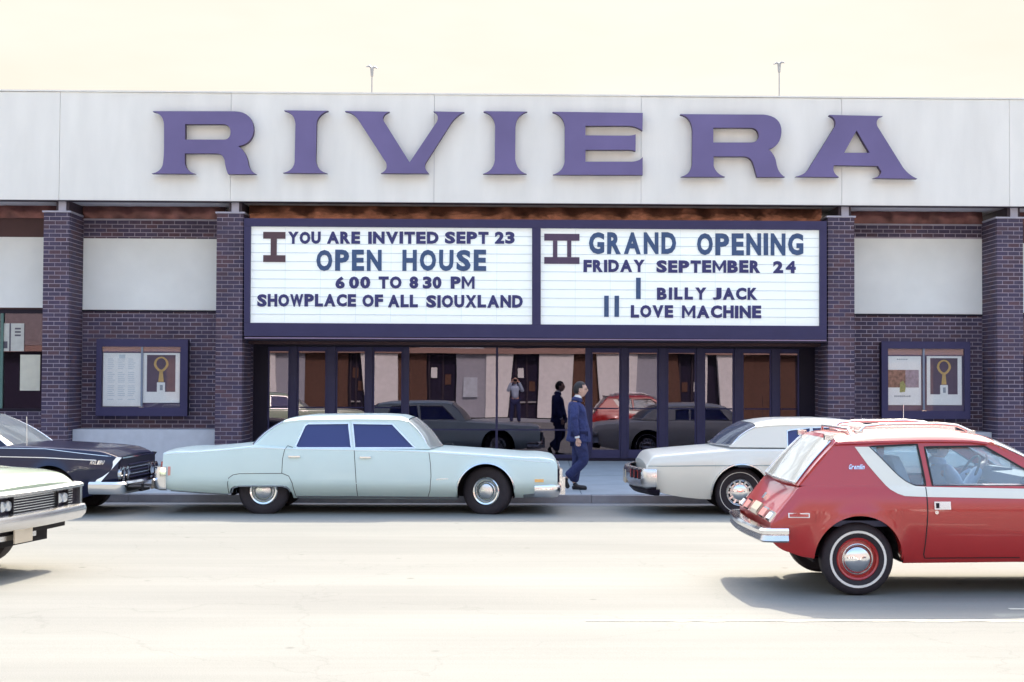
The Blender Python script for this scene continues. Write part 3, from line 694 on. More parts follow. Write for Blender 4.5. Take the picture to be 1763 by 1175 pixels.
def sym_poster(root, o0, x0, x1, z0, z1, YY):
    W, H = x1-x0, z1-z0
    MB().box(x0, x1, YY, YY+.004, z0, z1).build('sheet', M['poster_white'], root, o0)
    MB().box(x0+.10*W, x1-.12*W, YY-.002, YY-.0003, z0+.22*H, z1-.04*H).build('printed_field', M['poster_violet'], root, o0)
    cx = x0+.49*W; rz = z0+.77*H
    lp = []
    inn = []
    for i in range(28):
        t = 2*math.pi*i/28; sq = 1-.35*max(0, -math.sin(t))**1.5
        lp.append((cx+.20*W*math.cos(t)*sq, rz+.155*H*math.sin(t))); inn.append((cx+.135*W*math.cos(t)*sq, rz+.01*H+.115*H*math.sin(t)))
    mb = MB().prism([lp, inn], lambda a, b, d: (a, d, b), YY-.004, YY-.0025); mb.build('gold_loop', M['gold'], root, o0)
    mb = MB().add([(cx-.045*W, YY-.004, z0+.63*H), (cx+.045*W, YY-.004, z0+.63*H), (cx+.075*W, YY-.004, z0+.42*H), (cx-.075*W, YY-.004, z0+.42*H)], [(0, 1, 2, 3)]); mb.build('gold_stem', M['gold'], root, o0)
    MB().box(cx-.11*W, cx+.11*W, YY-.0045, YY-.003, z0+.22*H, z0+.41*H).build('white_label', M['poster_white'], root, o0)
    MB().box(cx-.03*W, cx+.05*W, YY-.0052, YY-.0047, z0+.25*H, z0+.36*H).build('label_print', M['print_grey'], root, o0)
def text_poster(root, o0, x0, x1, z0, z1, YY):
    W, H = x1-x0, z1-z0
    MB().box(x0, x1, YY, YY+.004, z0, z1).build('sheet', M['poster_white'], root, o0)
    mb = MB(); pg = M['rail']
    rr = random.Random(3)
    for c_ in range(3):
        for r_ in range(22):
            if r_ % 7 == 6: continue
            zz = z1-(.12+.036*r_)*H; xx = x0+(.12+.27*c_)*W; mb.box(xx, xx+W*(.2*rr.uniform(.6, 1)), YY-.0015, YY-.0004, zz, zz+.012*H)
    mb.box(x0+.42*W, x0+.58*W, YY-.0015, YY-.0004, z1-.10*H, z1-.03*H)
    mb.build('printed_text', pg, root, o0)
def photo_poster(root, o0, x0, x1, z0, z1, YY):
    W, H = x1-x0, z1-z0
    MB().box(x0, x1, YY, YY+.004, z0, z1).build('sheet', M['poster_white'], root, o0)
    MB().box(x0+.01*W, x0+.53*W, YY-.002, YY-.0003, z0+.36*H, z1-.28*H).build('photo_print', mat('brown_photo_print', (.26, .14, .11), .5, var=.7, scale=14), root, o0)
    MB().box(x0+.531*W, x0+.93*W, YY-.002, YY-.0003, z0+.36*H, z1-.28*H).build('photo_print', mat('grey_photo_print', (.36, .30, .36), .5, var=.3, scale=14), root, o0)
    MB().prism([[(x0+.36*W, z0+.26*H), (x0+.52*W, z0+.27*H), (x0+.54*W, z0+.40*H), (x0+.46*W, z0+.50*H), (x0+.37*W, z0+.46*H)]], lambda a, b, d: (a, d, b), YY-.0035, YY-.0022).build('green_print', mat('olive_print', (.32, .36, .12), .5, var=.4, scale=30), root, o0)
    mb = MB()
    rr = random.Random(5)
    for i in range(9):
        xx = x0+(.20+.055*i)*W; mb.box(xx, xx+.04*W, YY-.0015, YY-.0004, z0+.165*H, z0+(.19+.01*rr.random())*H)
    for i in range(6):
        xx = x0+(.28+.055*i)*W; mb.box(xx, xx+.035*W, YY-.0015, YY-.0004, z1-.075*H, z1-.055*H)
    mb.build('printed_text', M['print_grey'], root, o0)
mkposter('poster', 'white poster covered in faint columns of text in the left display case', 0, YC1, (178, 608, 242, 700), text_poster)
mkposter('poster', 'violet and gold poster right of the text sheet in the left display case', 0, YC1, (247, 608, 309, 694), sym_poster)
mkposter('poster', 'white poster with a brown photo strip in the right display case', 0, YC2, (1528, 613.5, 1586, 698), photo_poster)
mkposter('poster', 'violet and gold poster with white margins in the right display case', 0, YC2, (1595.5, 613.5, 1656, 698), sym_poster)
# papers in the left window bay
def paper1(root, o0, x0, x1, z0, z1, YY):
    W, H = x1-x0, z1-z0
    MB().box(x0, x1, YY, YY+.004, z0, z1).build('sheet', mat('grey_poster_paper', (.60, .60, .56), .7, var=.1, scale=10), root, o0)
    mb = MB(); mb.box(x0+.33*W, x0+.40*W, YY-.002, YY-.0004, z0, z1)
    for i in range(3): mb.box(x0+.58*W, x0+.85*W, YY-.002, YY-.0004, z1-(.22+.12*i)*H, z1-(.16+.12*i)*H)
    mb.box(x0+.03*W, x0+.25*W, YY-.002, YY-.0004, z0+.1*H, z0+.35*H); mb.build('printed_text', M['print_dark'], root, o0)
def paper2(root, o0, x0, x1, z0, z1, YY): MB().box(x0, x1, YY, YY+.004, z0, z1).build('sheet', mat('cream_board', (.74, .72, .60), .7), root, o0)
mkposter('poster', 'greyish notice with dark marks high inside the far left window', 0, 27.915, (4, 557, 41, 605), paper1)
mkposter('poster', 'plain cream board low inside the far left window beside the brick pillar', 0, 27.915, (35, 611, 68.5, 673), paper2)

# ------------------------------------------------------------------ roof poles
def roofpole(px, ytop, label, tilt):
    Y = 33.0; x, zt = U(px, ytop, Y); z0 = zf1-.12
    o0 = (x, Y, z0); root = empty('roof_light_pole', o0, label, 'lamp pole', 'slender lamp poles standing on the flat roof')
    s = F/Y
    MB().tube([(x, Y, z0), (x, Y, zt-18/s)], .014, 8).build('pole', M['pole'], root, o0)
    MB().lathe([(.012, -19/s), (.03, -17/s), (.045, -3.5/s), (.05, -3/s), (0, -2.5/s)], (x, Y, zt), 'z', 12).build('cone_shade', M['pole'], root, o0)
    for sg in (-1, 1):
        MB().tube([(x, Y, zt-3/s), (x+sg*.06, Y, zt-.5/s+tilt*sg*.01), (x+sg*.14, Y, zt-2.5/s+tilt*sg*.02)], .03, 8, rs=[.02, .028, .008]).build('wing_reflector', M['pole'], root, o0)
roofpole(640.5, 114.5, 'slender pole with winged lamp head on the roof above the letter V', -1)
roofpole(1341.5, 107.5, 'slender pole with winged lamp head on the roof right of the second letter R', 1)

# ------------------------------------------------------------------ opposite side of the street (seen in the glass)
YO = -9.5
opp = empty('opposite_building', (0, YO, 0), 'sunlit building with tapering white piers and brown brick facing the cinema', 'building')
oo = (0, YO, 0); sR = F/(2*YG-YO)
def rx(p): return (p-888)/sR
M['opp_white'] = mat('white_pier_stucco', (.88, .87, .84), .8)
M['opp_shaded'] = mat('shaded_pier_face', (.40, .41, .46), .8)  # shadow faces of the white piers, their shade put into the grey
M['opp_brown'] = mat('brown_opposite_brick', (.13, .065, .045), .85, var=.2, scale=8)
M['opp_dark'] = mat('dark_opposite_window', (.03, .025, .05), .2)
MB().box(-30, 30, YO-.6, YO-.3, -.2, 7.5).build('wall', M['opp_dark'], opp, oo)
MB().box(-30, 30, YO-.3, YO+.25, 3.02, 3.28).build('lintel', mat('pink_lintel', (.38, .24, .20), .7), opp, oo)
MB().box(-30, 30, YO-.3, YO, 3.3, 7.6).build('upper_wall', mat('opposite_upper_wall', (.30, .26, .27), .8, var=.15), opp, oo)
for (a, b_, ab, bb, mk) in [(455, 477, 455, 480, 'w'), (477, 527, 480, 527, 'g'), (527, 560, 527, 560, 'b'), (578, 600, 578, 600, 'b'), (622, 636, 634, 636, 'w'), (641, 686, 641, 688, 'w'), (686, 735, 688, 735, 'b'), (785, 838, 787, 836, 'g'), (838, 885, 836, 875, 'w'), (930, 988, 926, 984, 'w'), (988, 1027, 986, 1034, 'b'), (1027, 1098, 1036, 1094, 'w'), (1098, 1136, 1094, 1136, 'g'), (1147, 1168, 1147, 1176, 'b'), (1214, 1218, 1214, 1218, 'w'), (1235, 1264, 1243, 1268, 'w'), (1277, 1328, 1277, 1328, 'b'), (1346, 1372, 1346, 1372, 'b'), (300, 420, 300, 420, 'b'), (380, 440, 384, 436, 'w'), (1420, 1480, 1424, 1470, 'w'), (1500, 1600, 1500, 1600, 'b')]:
    q = [(rx(a), 3.0), (rx(b_), 3.0), (rx(bb), .05), (rx(ab), .05)]
    dy_ = {'w': .12, 'g': 0.0, 'b': -.1}[mk]
    MB().add(quadbox(q, YO-.29, YO+dy_), QF).build({'w': 'white_pier', 'g': 'shaded_pier', 'b': 'brick_panel'}[mk], {'w': M['opp_white'], 'g': M['opp_shaded'], 'b': M['opp_brown']}[mk], opp, oo)
for (a, b_, z0_, z1_, mm) in [(722, 834, 3.285, 3.9, 'opp_light'), (885, 930, 3.285, 3.7, 'opp_dark'), (934, 1004, 3.285, 3.75, 'opp_brown'), (600, 690, 3.285, 3.65, 'opp_brown'), (1100, 1125, 3.285, 3.6, 'opp_light'), (1165, 1210, 3.285, 3.5, 'opp_light')]:
    if mm == 'opp_light' and mm not in M: M[mm] = mat('pale_blue_shop_sign', (.55, .62, .68), .6, var=.15, scale=5)
    MB().box(rx(a), rx(b_), YO+.001, YO+.12, z0_, z1_).build('sign_panel', M[mm], opp, oo)
for (a, b_) in [(602, 622), (737, 784), (887, 925), (1170, 1212), (1100, 1130)]:
    for q in np.linspace(a, b_, 3)[:-1]:
        wn = MB().box(rx(q)+.03, rx(q)+.09, YO-.29, YO-.18, .05, 3.0).build('window', M['steel_dark'], opp, oo)
        MB().box(rx(q)+.1, rx(q+(b_-a)/2)-.02, YO-.27, YO-.2, .75, .82).build('rail', M['pole'], wn, oo)
        MB().box(rx(q)+.15, rx(q)+.42, YO-.28, YO-.26, 1.3+.3*((int(q)) % 3), 1.75+.3*(int(q) % 3)).build('notice', M['poster_white'] if int(q) % 2 else M['opp_brown'], wn, oo)
(MB().box(rx(798), rx(822), YO+.001, YO+.12, 1.0, 1.9).build('notice_board', M['opp_light'], opp, oo))
mb = MB(); mb.box(-60, 60, -4.45, -4.3, -.4, .0); tag(mb.build('far_kerb', M['kerb']), kind='structure')
mb = MB(); mb.box(-60, 60, YO-.3, -4.454, -.4, .0); tag(mb.build('far_sidewalk', M['sidewalk']), kind='structure')

# ================================================================== cars
def smooth_profile(pts, sig=.0, n=1500):
    xs = np.array([p[0] for p in pts]); zs = np.array([p[1] for p in pts])
    o = np.argsort(xs, kind='stable'); xs, zs = xs[o], zs[o]
    if not sig: return lambda x: float(np.interp(x, xs, zs))
    g = np.linspace(xs[0]-.3, xs[-1]+.3, n); v = np.interp(g, xs, zs); st = g[1]-g[0]
    k = int(3*sig/st)+1; ker = np.exp(-.5*(np.arange(-k, k+1)*st/sig)**2); ker /= ker.sum()
    v = np.convolve(np.pad(v, k, mode='edge'), ker, mode='valid')
    return lambda x: float(np.interp(x, g, v))

class Car:
    """local frame: x forward, y left (far side of the street), z up from the ground"""
    def __init__(s, name, label, loc, rz, paint, W, top, bot, wheels, crease, tuck=.10, lean=.06, ends=None, sig=.03, crown=.05, rnd=.05,
                 cabin=None, belt=None, inner=.0, extra_x=(), group='cars in the street in front of the cinema', tum=.32, deck=None):
        s.root = empty(name, loc, label, 'car', group, rz=rz); s.paint = paint; s.W = W/2
        s.top = smooth_profile(top, sig); s.bot0 = smooth_profile(bot, .02); s.wheels = wheels; s.crease = smooth_profile(crease, .08)
        s.x0, s.x1 = top[0][0], top[-1][0]; s.tuck, s.lean = tuck, lean; s.ends = ends or (.10, .10, .5, .5)
        s.crown, s.rnd, s.cabin, s.tum = crown, rnd, cabin, tum
        s.belt = belt; s.deck = deck
        s.body(extra_x)
    def hw(s, x):
        a, b, la, lb = s.ends; w_ = s.W
        if x < s.x0+la: w_ -= a*((s.x0+la-x)/la)**2.2
        if x > s.x1-lb: w_ -= b*((x-s.x1+lb)/lb)**2.2
        return w_
    def arch(s, x):
        z = -9
        for wv in s.wheels:
            cx, cz, r, kind = wv['x'], wv['z'], wv['ar'], wv.get('kind', 'round')
            if kind == 'round' and abs(x-cx) < r: 
                z = max(z, cz+math.sqrt(r*r-(x-cx)**2)*wv.get('asp', 1))
            if kind == 'skirt':
                l, rr, zt = wv['l'], wv['r_'], wv['zt']
                if l < x < rr:
                    e = min(x-l, rr-x, .10)/.10; z = max(z, s.bot0(x)+(zt-s.bot0(x))*math.sqrt(max(0, 1-(1-e)**2)))
        return z
    def bot(s, x): return max(s.bot0(x), s.arch(x))
    def inset(s, x, z):
        zc, zs, zb = s.crease(x), s.top(x), s.bot0(x)
        if z >= zc: t = (z-zc)/max(.05, zs-zc); return s.lean*t**2
        t = (zc-z)/max(.05, zc-min(zb, .25)); return s.tuck*min(t, 1.3)**1.6+.006
    def side(s, x, z, off=0, sg=-1):
        d = s.hw(x)-s.inset(x, z)+off+s.flare(x, z)
        return (x, sg*d, z)
    def flare(s, x, z):
        f = 0
        for wv in s.wheels:
            if wv.get('kind', 'round') == 'round':
                d = math.hypot(x-wv['x'], z-wv['z'])-wv['ar']
                if -.02 < d < .12: f = max(f, wv.get('flare', .018)*(1-max(d, 0)/.12)**2)
        return f
    def ring(s, x):
        zb, zs = s.bot(x), s.top(x); r = min(s.rnd(x) if callable(s.rnd) else s.rnd, (zs-zb)*.3); pts = []
        w0 = s.hw(x)
        pts.append((w0-s.inset(x, zb)-.08, zb+.015)); pts.append((w0-s.inset(x, zb)-.004, zb-.0))
        N = 12
        for i in range(N+1):
            z = zb+.004+(zs-r-zb-.004)*i/N; p = s.side(x, z, 0, 1); pts.append((p[1], z))
        ye = pts[-1][0]
        for i in range(1, 5):
            a = math.pi/2*i/4; pts.append((ye-r*(1-math.cos(a)), zs-r+r*math.sin(a)))
        yi = ye-r; cr = s.crown(x) if callable(s.crown) else s.crown
        for i in range(1, 9):
            u = 1-i/8; pts.append((yi*u, zs+cr*(1-u*u)+(s.deck(x, u) if s.deck else 0)))
        return pts
    def body(s, extra):
        xs = set(np.round(np.arange(s.x0, s.x1, .025), 4)) | {s.x0, s.x1}
        for wv in s.wheels:
            if wv.get('kind', 'round') == 'round':
                for a in np.linspace(0, math.pi, 40): xs.add(round(wv['x']+wv['ar']*math.cos(a)*.9999, 4))
            else:
                for e in (0, .002, .008, .02, .04, .07): xs.add(round(wv['l']+e, 4)); xs.add(round(wv['r_']-e, 4))
        xs = sorted(x for x in xs if s.x0 <= x <= s.x1)
        rows = []
        for x in xs:
            h = s.ring(x); rows.append([(x, -y, z) for (y, z) in h]+[(x, y, z) for (y, z) in h[:-1][::-1]])
        nb = len(rows[0]); half = nb//2
        def skip(i, j):
            if s.cabin and s.cabin[0] < (xs[i]+xs[i+1])/2 < s.cabin[1]: return 19 <= j < nb-20
            return False
        mb = MB(); mb.grid(rows, skip=skip)
        for row, rev in ((rows[0], False), (rows[-1], True)):
            n0 = len(mb.v); mb.v += row; f = tuple(range(n0, n0+nb)); mb.f.append(f); mb.m.append(0)
        s.bodyo = mb.build('body', s.paint, s.root, smooth=28)
        # dark floor, wells
        mb = MB(); W = s.W-.24
        P = []
        for x in np.linspace(s.x0+.06, s.x1-.06, 60):
            zz = s.bot0(x)+.03; w2 = s.hw(x)-(.50 if any(abs(x-q['x']) < q['ar']+.06 for q in s.wheels) else .20)
            P.append([(x, -w2, zz), (x, w2, zz), (x, w2, zz+.12), (x, -w2, zz+.12), (x, -w2, zz)])
        mb.grid(P)
        mb.build('underbody', M['under'], s.root)
        for wv in s.wheels:
            R_ = wv['ar']+.02; k = 18; zlo = s.bot0(wv['x'])+.01
            for sg in (-1, 1):
                mb = MB(); sk = wv.get('kind') == 'skirt'
                def pz(a, y): 
                    x = wv['x']+R_*math.cos(a)*(1.0 if not sk else 1.05); z = max(wv['z']+R_*math.sin(a)*(wv.get('asp', 1) if not sk else .8), zlo)
                    return (x, sg*y, z)
                A_ = np.linspace(-.4, math.pi+.4, k)
                yo_ = min(s.hw(wv['x']-R_), s.hw(wv['x']+R_))-(.07 if not sk else .12)
                mb.grid([[pz(a, yo_), pz(a, s.W-.50)] for a in A_])
                n0 = len(mb.v); mb.v += [pz(a, s.W-.505) for a in A_]; mb.f.append(tuple(range(n0, n0+k))); mb.m.append(0)
                mb.build('wheel_well', M['under'], s.root)
    def ribbon(s, pts, wd, name, m_, off=.006, thick=.006, sides=(-1,), fn=None, parent=None, dense=.04, closed=False, label=None):
        """raised strip following pts (x,z) on the side surface"""
        fn = fn or s.side
        if closed: pts = list(pts)+[pts[0]]
        P = []
        for a, b in zip(pts[:-1], pts[1:]):
            k = max(1, int(math.hypot(b[0]-a[0], b[1]-a[1])/dense))
            for i in range(k): P.append((a[0]+(b[0]-a[0])*i/k, a[1]+(b[1]-a[1])*i/k))
        P.append(pts[-1]); n_ = len(P)
        for sg in sides:
            rows = []
            for i, p in enumerate(P):
                a = P[max(i-1, 0)]; b = P[min(i+1, n_-1)]
                if closed and i in (0, n_-1): a, b = P[n_-2], P[1]
                d = Vector((b[0]-a[0], b[1]-a[1])); d.normalize(); nx, nz = -d.y*wd/2, d.x*wd/2
                rows.append([fn(p[0]+nx, p[1]+nz, off-thick-.004, sg), fn(p[0]+nx, p[1]+nz, off, sg), fn(p[0]-nx, p[1]-nz, off, sg), fn(p[0]-nx, p[1]-nz, off-thick-.004, sg)])
            MB().grid(rows).build(name, m_, parent or s.root, smooth=35, label=label)
    def patch(s, poly, name, m_, off=.004, thick=.012, sides=(-1,), fn=None, parent=None):
        fn = fn or s.side
        for sg in sides:
            MB().prism([poly], lambda a, b, d: fn(a, b, d, sg), off-thick, off).build(name, m_, parent or s.root)
    # greenhouse
    def gh(s, zb, hb, rail, xr, xf, outer, holes, glass, crown=.09, hm=None, glassnames=None, roofmat=None, trim=None, tw=.014):
        s.zb, s.hb, s.rail = zb, hb, smooth_profile(rail, .03)
        def gy(x, z, off=0, sg=-1): return (x, sg*(hb-(z-zb)*s.tum+off-.02*((z-zb)/.4)**2*0), z)
        s.gy = gy; pm = roofmat or s.paint; s.pm = pm; s.outer = outer; s.fi = max(range(len(outer)), key=lambda i: outer[i][0])
        for sg in (-1, 1):
            pil = MB().prism([outer]+holes, lambda a, b, d: gy(a, b, d, sg), -.035, 0).build('pillars', pm, s.root)
            for i, h in enumerate(holes):
                wn = MB().prism([h], lambda a, b, d: gy(a, b, d, sg), -.022, -.016).build('side_window', glass, s.root)
                if trim: s.ribbon(h, tw, 'window_trim', trim, off=.004, thick=.008, sides=(sg,), fn=gy, parent=wn, closed=True)
        rows = []; xs = np.linspace(xr, xf, 40)
        def roofring(x):
            z = s.rail(x); yo = hb-(z-zb)*s.tum+.004
            e = min((x-xr), (xf-x)); cr = crown*(.62+.38*min(1, e/.35)**.7) if e > 0 else crown*.62
            row = [(-(yo+.004), z-.03), (-(yo+.006), z-.004)]
            for i in range(0, 25):
                u = -1+2*i/24; row.append((yo*math.copysign(abs(u)**.75 if abs(u) < 1 else 1, u), z+cr*(1-abs(u)**3.2)**.62))
            row += [(yo+.006, z-.004), (yo+.004, z-.03)]
            return row
        s.roofring = roofring
        for x in xs: rows.append([(x, y, z) for (y, z) in roofring(x)])
        s.roofo = MB().grid(rows).build('roof', pm, s.root, smooth=50)
    def screen(s, xe, bx, bz, bow, name, m_, wid=.97, bulge=.03, topbow=.04, frame=None, inn=(.06, .94), fz=(.04, .95)):
        """windscreen or backlight between roof end ring at xe and a curve at bx,bz"""
        r = s.roofring(xe)[2:-2]; n_ = len(r); rows = []
        K = 8; sgn = 1 if bx > xe else -1
        def pt(t, u, out=0):
            i = (u*.5+.5)*(n_-1); i0 = int(min(max(i, 0), n_-2)); f = i-i0
            ty = r[i0][0]*(1-f)+r[i0+1][0]*f; tz = r[i0][1]*(1-f)+r[i0+1][1]*f
            by = (s.hb*wid)*u; bxx = bx+sgn*bow*(1-u*u); bzz = bz
            txx = xe+sgn*topbow*(1-abs(u)**2.5)
            x = txx+(bxx-txx)*t+sgn*(bulge*math.sin(math.pi*t)+out*.6); z = tz+(bzz-tz)*t+bulge*.6*math.sin(math.pi*t)+out*.6
            return (x, ty+(by-ty)*t, z)
        us = np.linspace(-1, 1, 25); ts = np.linspace(0, 1, K+1)
        if frame:
            rows = [[pt(t, u) for u in us] for t in ts]; MB().grid(rows).build(frame[0], frame[1], s.root, smooth=50)
            us = np.linspace(2*inn[0]-1, 2*inn[1]-1, 25); ts = np.linspace(fz[0], fz[1], K+1); out = .006
        else: out = 0
        rows = [[pt(t, u, out) for u in us] for t in ts]
        o = MB().grid(rows).build(name, m_, s.root, smooth=50)
        edge = [pt(t, us[0], out+.004) for t in ts]+[pt(ts[-1], u, out+.004) for u in us]+[pt(t, us[-1], out+.004) for t in ts[::-1]]
        MB().tube(edge, .010, 6).build('glass_surround', M['alu'], o, smooth=60)
        s.pt = pt
        ot = s.outer; zt = max(p[1] for p in ot)
        if bx < xe: e0, e1 = ot[0], ot[1]
        else: e0, e1 = ot[s.fi], ot[s.fi-1]
        for sg in (-1, 1):
            rows = []
            for i in range(13):
                t = i/12; q = (e1[0]+(e0[0]-e1[0])*t, e1[1]+(e0[1]-e1[1])*t)
                A = Vector(s.gy(q[0], q[1], .001, sg)); B = Vector(pt(t, sg*(1 if not frame else 1.0), -.004)); m_c = (A+B)/2+Vector((-.006 if bx < xe else .006, sg*.004, .006))
                rows.append([A, m_c, B, B+Vector((0, -sg*.05, -.002))])
            MB().grid(rows).build('screen_pillar', s.pm, s.root, smooth=60)
        return o
    def wheel(s, x, z, r, kind, sides=(-1, 1), steer=0, yo=.10, tw=.19):
        for sg in sides:
            c = (x, sg*(s.W-yo), z)
            wr = bpy.data.objects.new('wheel', None); COL.objects.link(wr); wr.parent = s.root; wr.location = c; wr.rotation_euler = (0, 0, R(steer)); wr.empty_display_size = .1
            # built facing -y; far side mirrored by sign
            def L(prof, n_=40): return MB().lathe([(a, b*-sg) for a, b in prof], (0, 0, 0), 'y', n_, caps=False)
            k = r/.35; ri = .197 if kind != 'gremlin' else .180
            ty = [(ri, .005), (ri+.012, 0), (ri+.045, -.012), (r-.045, -.012), (r-.018, .002), (r-.003, .022), (r, .05), (r, tw-.05), (r-.004, tw-.02), (r-.03, tw), (ri+.02, tw), (ri, tw-.01)]
            tyo = L(ty, 48)
            t_ = tyo.build('tyre', M['black'], wr, smooth=35)
            if kind == 'gremlin': rimm = M['red']
            else: rimm = s.paint if kind == 'olds' else M['chrome_dull']
            rim = [(ri+.002, .004), (ri-.006, -.004), (ri-.018, .004), (ri-.022, .022), (.155, .034), (.13, .028), (.11, .030), (.0, .034)]
            ro_ = L(rim, 40).build('rim', rimm, wr, smooth=35)
            if kind == 'gremlin':
                L([(r-.068, -.0125), (r-.068, -.0165), (r-.088, -.0165), (r-.088, -.0125)]).build('whitewall', M['whitewall'], wr, smooth=40)
                cap = [(.128, .030), (.126, .012), (.118, .006), (.112, -.004), (.085, -.022), (.045, -.034), (0, -.040)]
                L(cap, 40).build('hubcap', M['chrome'], wr, smooth=40)
                L([(.132, .03), (.132, .010), (.126, .008)]).build('cap_rim', M['chrome_dull'], wr, smooth=40)
            elif kind == 'olds':
                L([(ri, -.006), (ri-.010, -.014), (ri-.030, -.006), (ri-.034, .016)]).build('trim_ring', M['chrome'], wr, smooth=50)
                L([(.150, .026), (.146, .006), (.128, -.004), (.124, .018)]).build('trim_ring', M['chrome_dull'], wr, smooth=50)
                L([(.112, .02), (.108, -.012), (.09, -.022), (0, -.028)]).build('hubcap', M['chrome_dull'], wr, smooth=40)
            else:
                L([(r-.062, -.0125), (r-.062, -.0155), (r-.070, -.0155), (r-.070, -.0125)]).build('whitewall', M['whitewall'], wr, smooth=40)
                L([(ri, -.006), (ri-.008, -.014), (ri-.020, -.006), (ri-.024, .02)]).build('trim_ring', M['chrome'], wr, smooth=50)
                L([(.175, .03), (.12, .030)]).build('slot_ring', M['under'], wr)
                sp = MB()
                for j in range(12):
                    a = 2*math.pi*j/12; ca, sa = math.cos(a), math.sin(a)
                    q = []
                    for (rr, ww) in ((.105, .012), (.176, .016)):
                        for s2 in (-1, 1): q.append((rr*ca-s2*ww*sa, (-.006 if rr > .15 else .004)*-sg, rr*sa+s2*ww*ca))
                    sp.add([q[0], q[1], q[3], q[2]]+[(p[0], p[1]+.02*-sg, p[2]) for p in (q[0], q[1], q[3], q[2])], QF)
                sp.build('spokes', M['chrome_dull'], wr)
                L([(.112, .02), (.108, -.010), (.08, -.024), (.05, -.030), (0, -.032)]).build('hubcap', M['chrome'], wr, smooth=40)
    def bar(s, pts, prof, name, m_, smooth=40, parent=None):
        """sweep a (out,z) profile along a plan path of (x,y,nx,ny)"""
        rows = []
        for (x, y, nx, ny) in pts: rows.append([(x+nx*o, y+ny*o, z) for (o, z) in prof])
        mb = MB().grid(rows); k = len(prof)
        mb.f.append(tuple(range(k))); mb.f.append(tuple(range((len(rows)-1)*k, len(rows)*k))); mb.m += [0, 0]
        return mb.build(name, m_, parent or s.root, smooth=smooth)
def plan_path(xe, hw_, wrap, rad, sgn, bow=.03, n_=16):
    """wrap-around bumper plan: from near side back, round the corner, across, to far side"""
    P = []
    for i in range(3): P.append((xe-sgn*(wrap-(wrap-rad)*i/2), -hw_, 0, -1))
    for i in range(1, 7):
        a = math.pi/2*i/6; P.append((xe-sgn*rad+sgn*rad*math.sin(a), -hw_+rad*(1-math.cos(a)), sgn*math.sin(a), -math.cos(a)))
    k = 8
    for i in range(1, k):
        y = (-hw_+rad)+(2*hw_-2*rad)*i/k; P.append((xe+sgn*bow*math.sin(math.pi*i/k), y, sgn, 0))
    for (x, y, nx, ny) in P[:9][::-1]: P.append((x, -y, nx, -ny))
    return P
def simple_interior(c, x0, x1, zf, zs, m_, wid, seats):
    MB().box(x0, x1, -wid, wid, zf-.05, zf).build('cabin_floor', M['dash'], c.root)
    for (xs_, zt) in seats:
        for sy in ((-1, 1) if m_ == M['seat'] else (0,)):
            yw = .24 if sy else wid*.93; yc = sy*.36
            P = []
            for i in range(9):
                t = i/8; zz = zf+(zt-zf)*t; ww = yw*(1-.25*max(0, t-.7)/.3*max(0, t-.7)/.3*1.2); 
                P.append([(xs_-.10*t-.07, yc-ww, zz), (xs_-.10*t-.07, yc+ww, zz), (xs_-.10*t+.06, yc+ww, zz), (xs_-.10*t+.06, yc-ww, zz), (xs_-.10*t-.07, yc-ww, zz)])
            mb = MB().grid(P); k = len(mb.v); mb.f.append((k-5, k-4, k-3, k-2)); mb.m.append(0)
            mb.box(xs_+.07, xs_+.5, yc-yw, yc+yw, zf, zf+.14)
            mb.build('seat', m_, c.root, smooth=50)

def loc_fn(X0, Y, zg):
    """pixel on plane y=Y -> car local (x,z)"""
    return lambda px, py, Y_=Y: (U(px, py, Y_)[0]-X0, U(px, py, Y_)[1]-zg)

# ------------------------------------------------------------------ long pale aqua sedan
YN = 20.15; W_ = 2.02; zg = road_z(21.2)-.02
X0 = UX(640, YN); Lc = loc_fn(X0, YN, zg)
wr_ = Lc(450, 850); wf_ = Lc(836, 852); r_o = .355
top = [Lc(*p) for p in [(278, 781), (300, 778), (334, 777.5), (380, 774), (437, 768), (500, 771.5), (610, 773), (715, 775), (760, 778), (835, 783), (900, 788), (930, 788.5), (950, 791.5), (958, 795.5), (960, 803)]]
bot = [Lc(*p) for p in [(278, 843), (288, 845), (391, 852), (506, 860), (789, 862), (905, 859), (930, 852), (960, 846)]]
crease = [Lc(*p) for p in [(281, 829), (500, 833), (800, 836), (961, 832)]]
ol = Car('sedan_car', 'long pale aqua four door sedan parked in front of the glass doors', (X0, YN+W_/2, zg), 0, M['olds'], W_, top, bot,
         [dict(x=wr_[0], z=r_o, ar=.41, kind='skirt', l=Lc(393, 850)[0], r_=Lc(502, 850)[0], zt=Lc(0, 836.5)[1]), dict(x=wf_[0], z=r_o, ar=.40, asp=1.0)],
         crease, tuck=.19, lean=.06, ends=(.05, .035, .4, .3), crown=.030, rnd=.030, sig=.015, cabin=(Lc(520, 0)[0], Lc(735, 0)[0]), tum=.30)
zb = Lc(610, 772)[1]-.005; hb = ol.W-.095
g = lambda px, py, Y_=YN+.25: Lc(px, py, Y_)
rail = [g(484, 728.5), g(494, 725.5), g(520, 722.8), g(620, 721.5), g(690, 722.2), g(705, 726.5)]
outer = [(Lc(432, 770)[0], zb), g(492, 726), g(520, 722.8), g(620, 721.5), g(690, 722.2), g(702, 726.5), g(742, 773, YN+.12), (Lc(742, 0)[0], zb-.01)]
h1 = [g(509, 769, YN+.12), g(513, 760, YN+.15), g(526, 733), g(531, 729.5), g(601, 728.8), g(605.5, 771.5, YN+.12), g(514, 771.5, YN+.12)]
h2 = [g(611, 771.5, YN+.12), g(607.5, 728.9), g(676, 730), g(715, 771.5, YN+.12)]
ol.gh(zb-.005, hb, rail, g(488, 728)[0], g(703, 726)[0], outer, [h1, h2], M['car_glass'], crown=.058, trim=M['alu'], tw=.022)
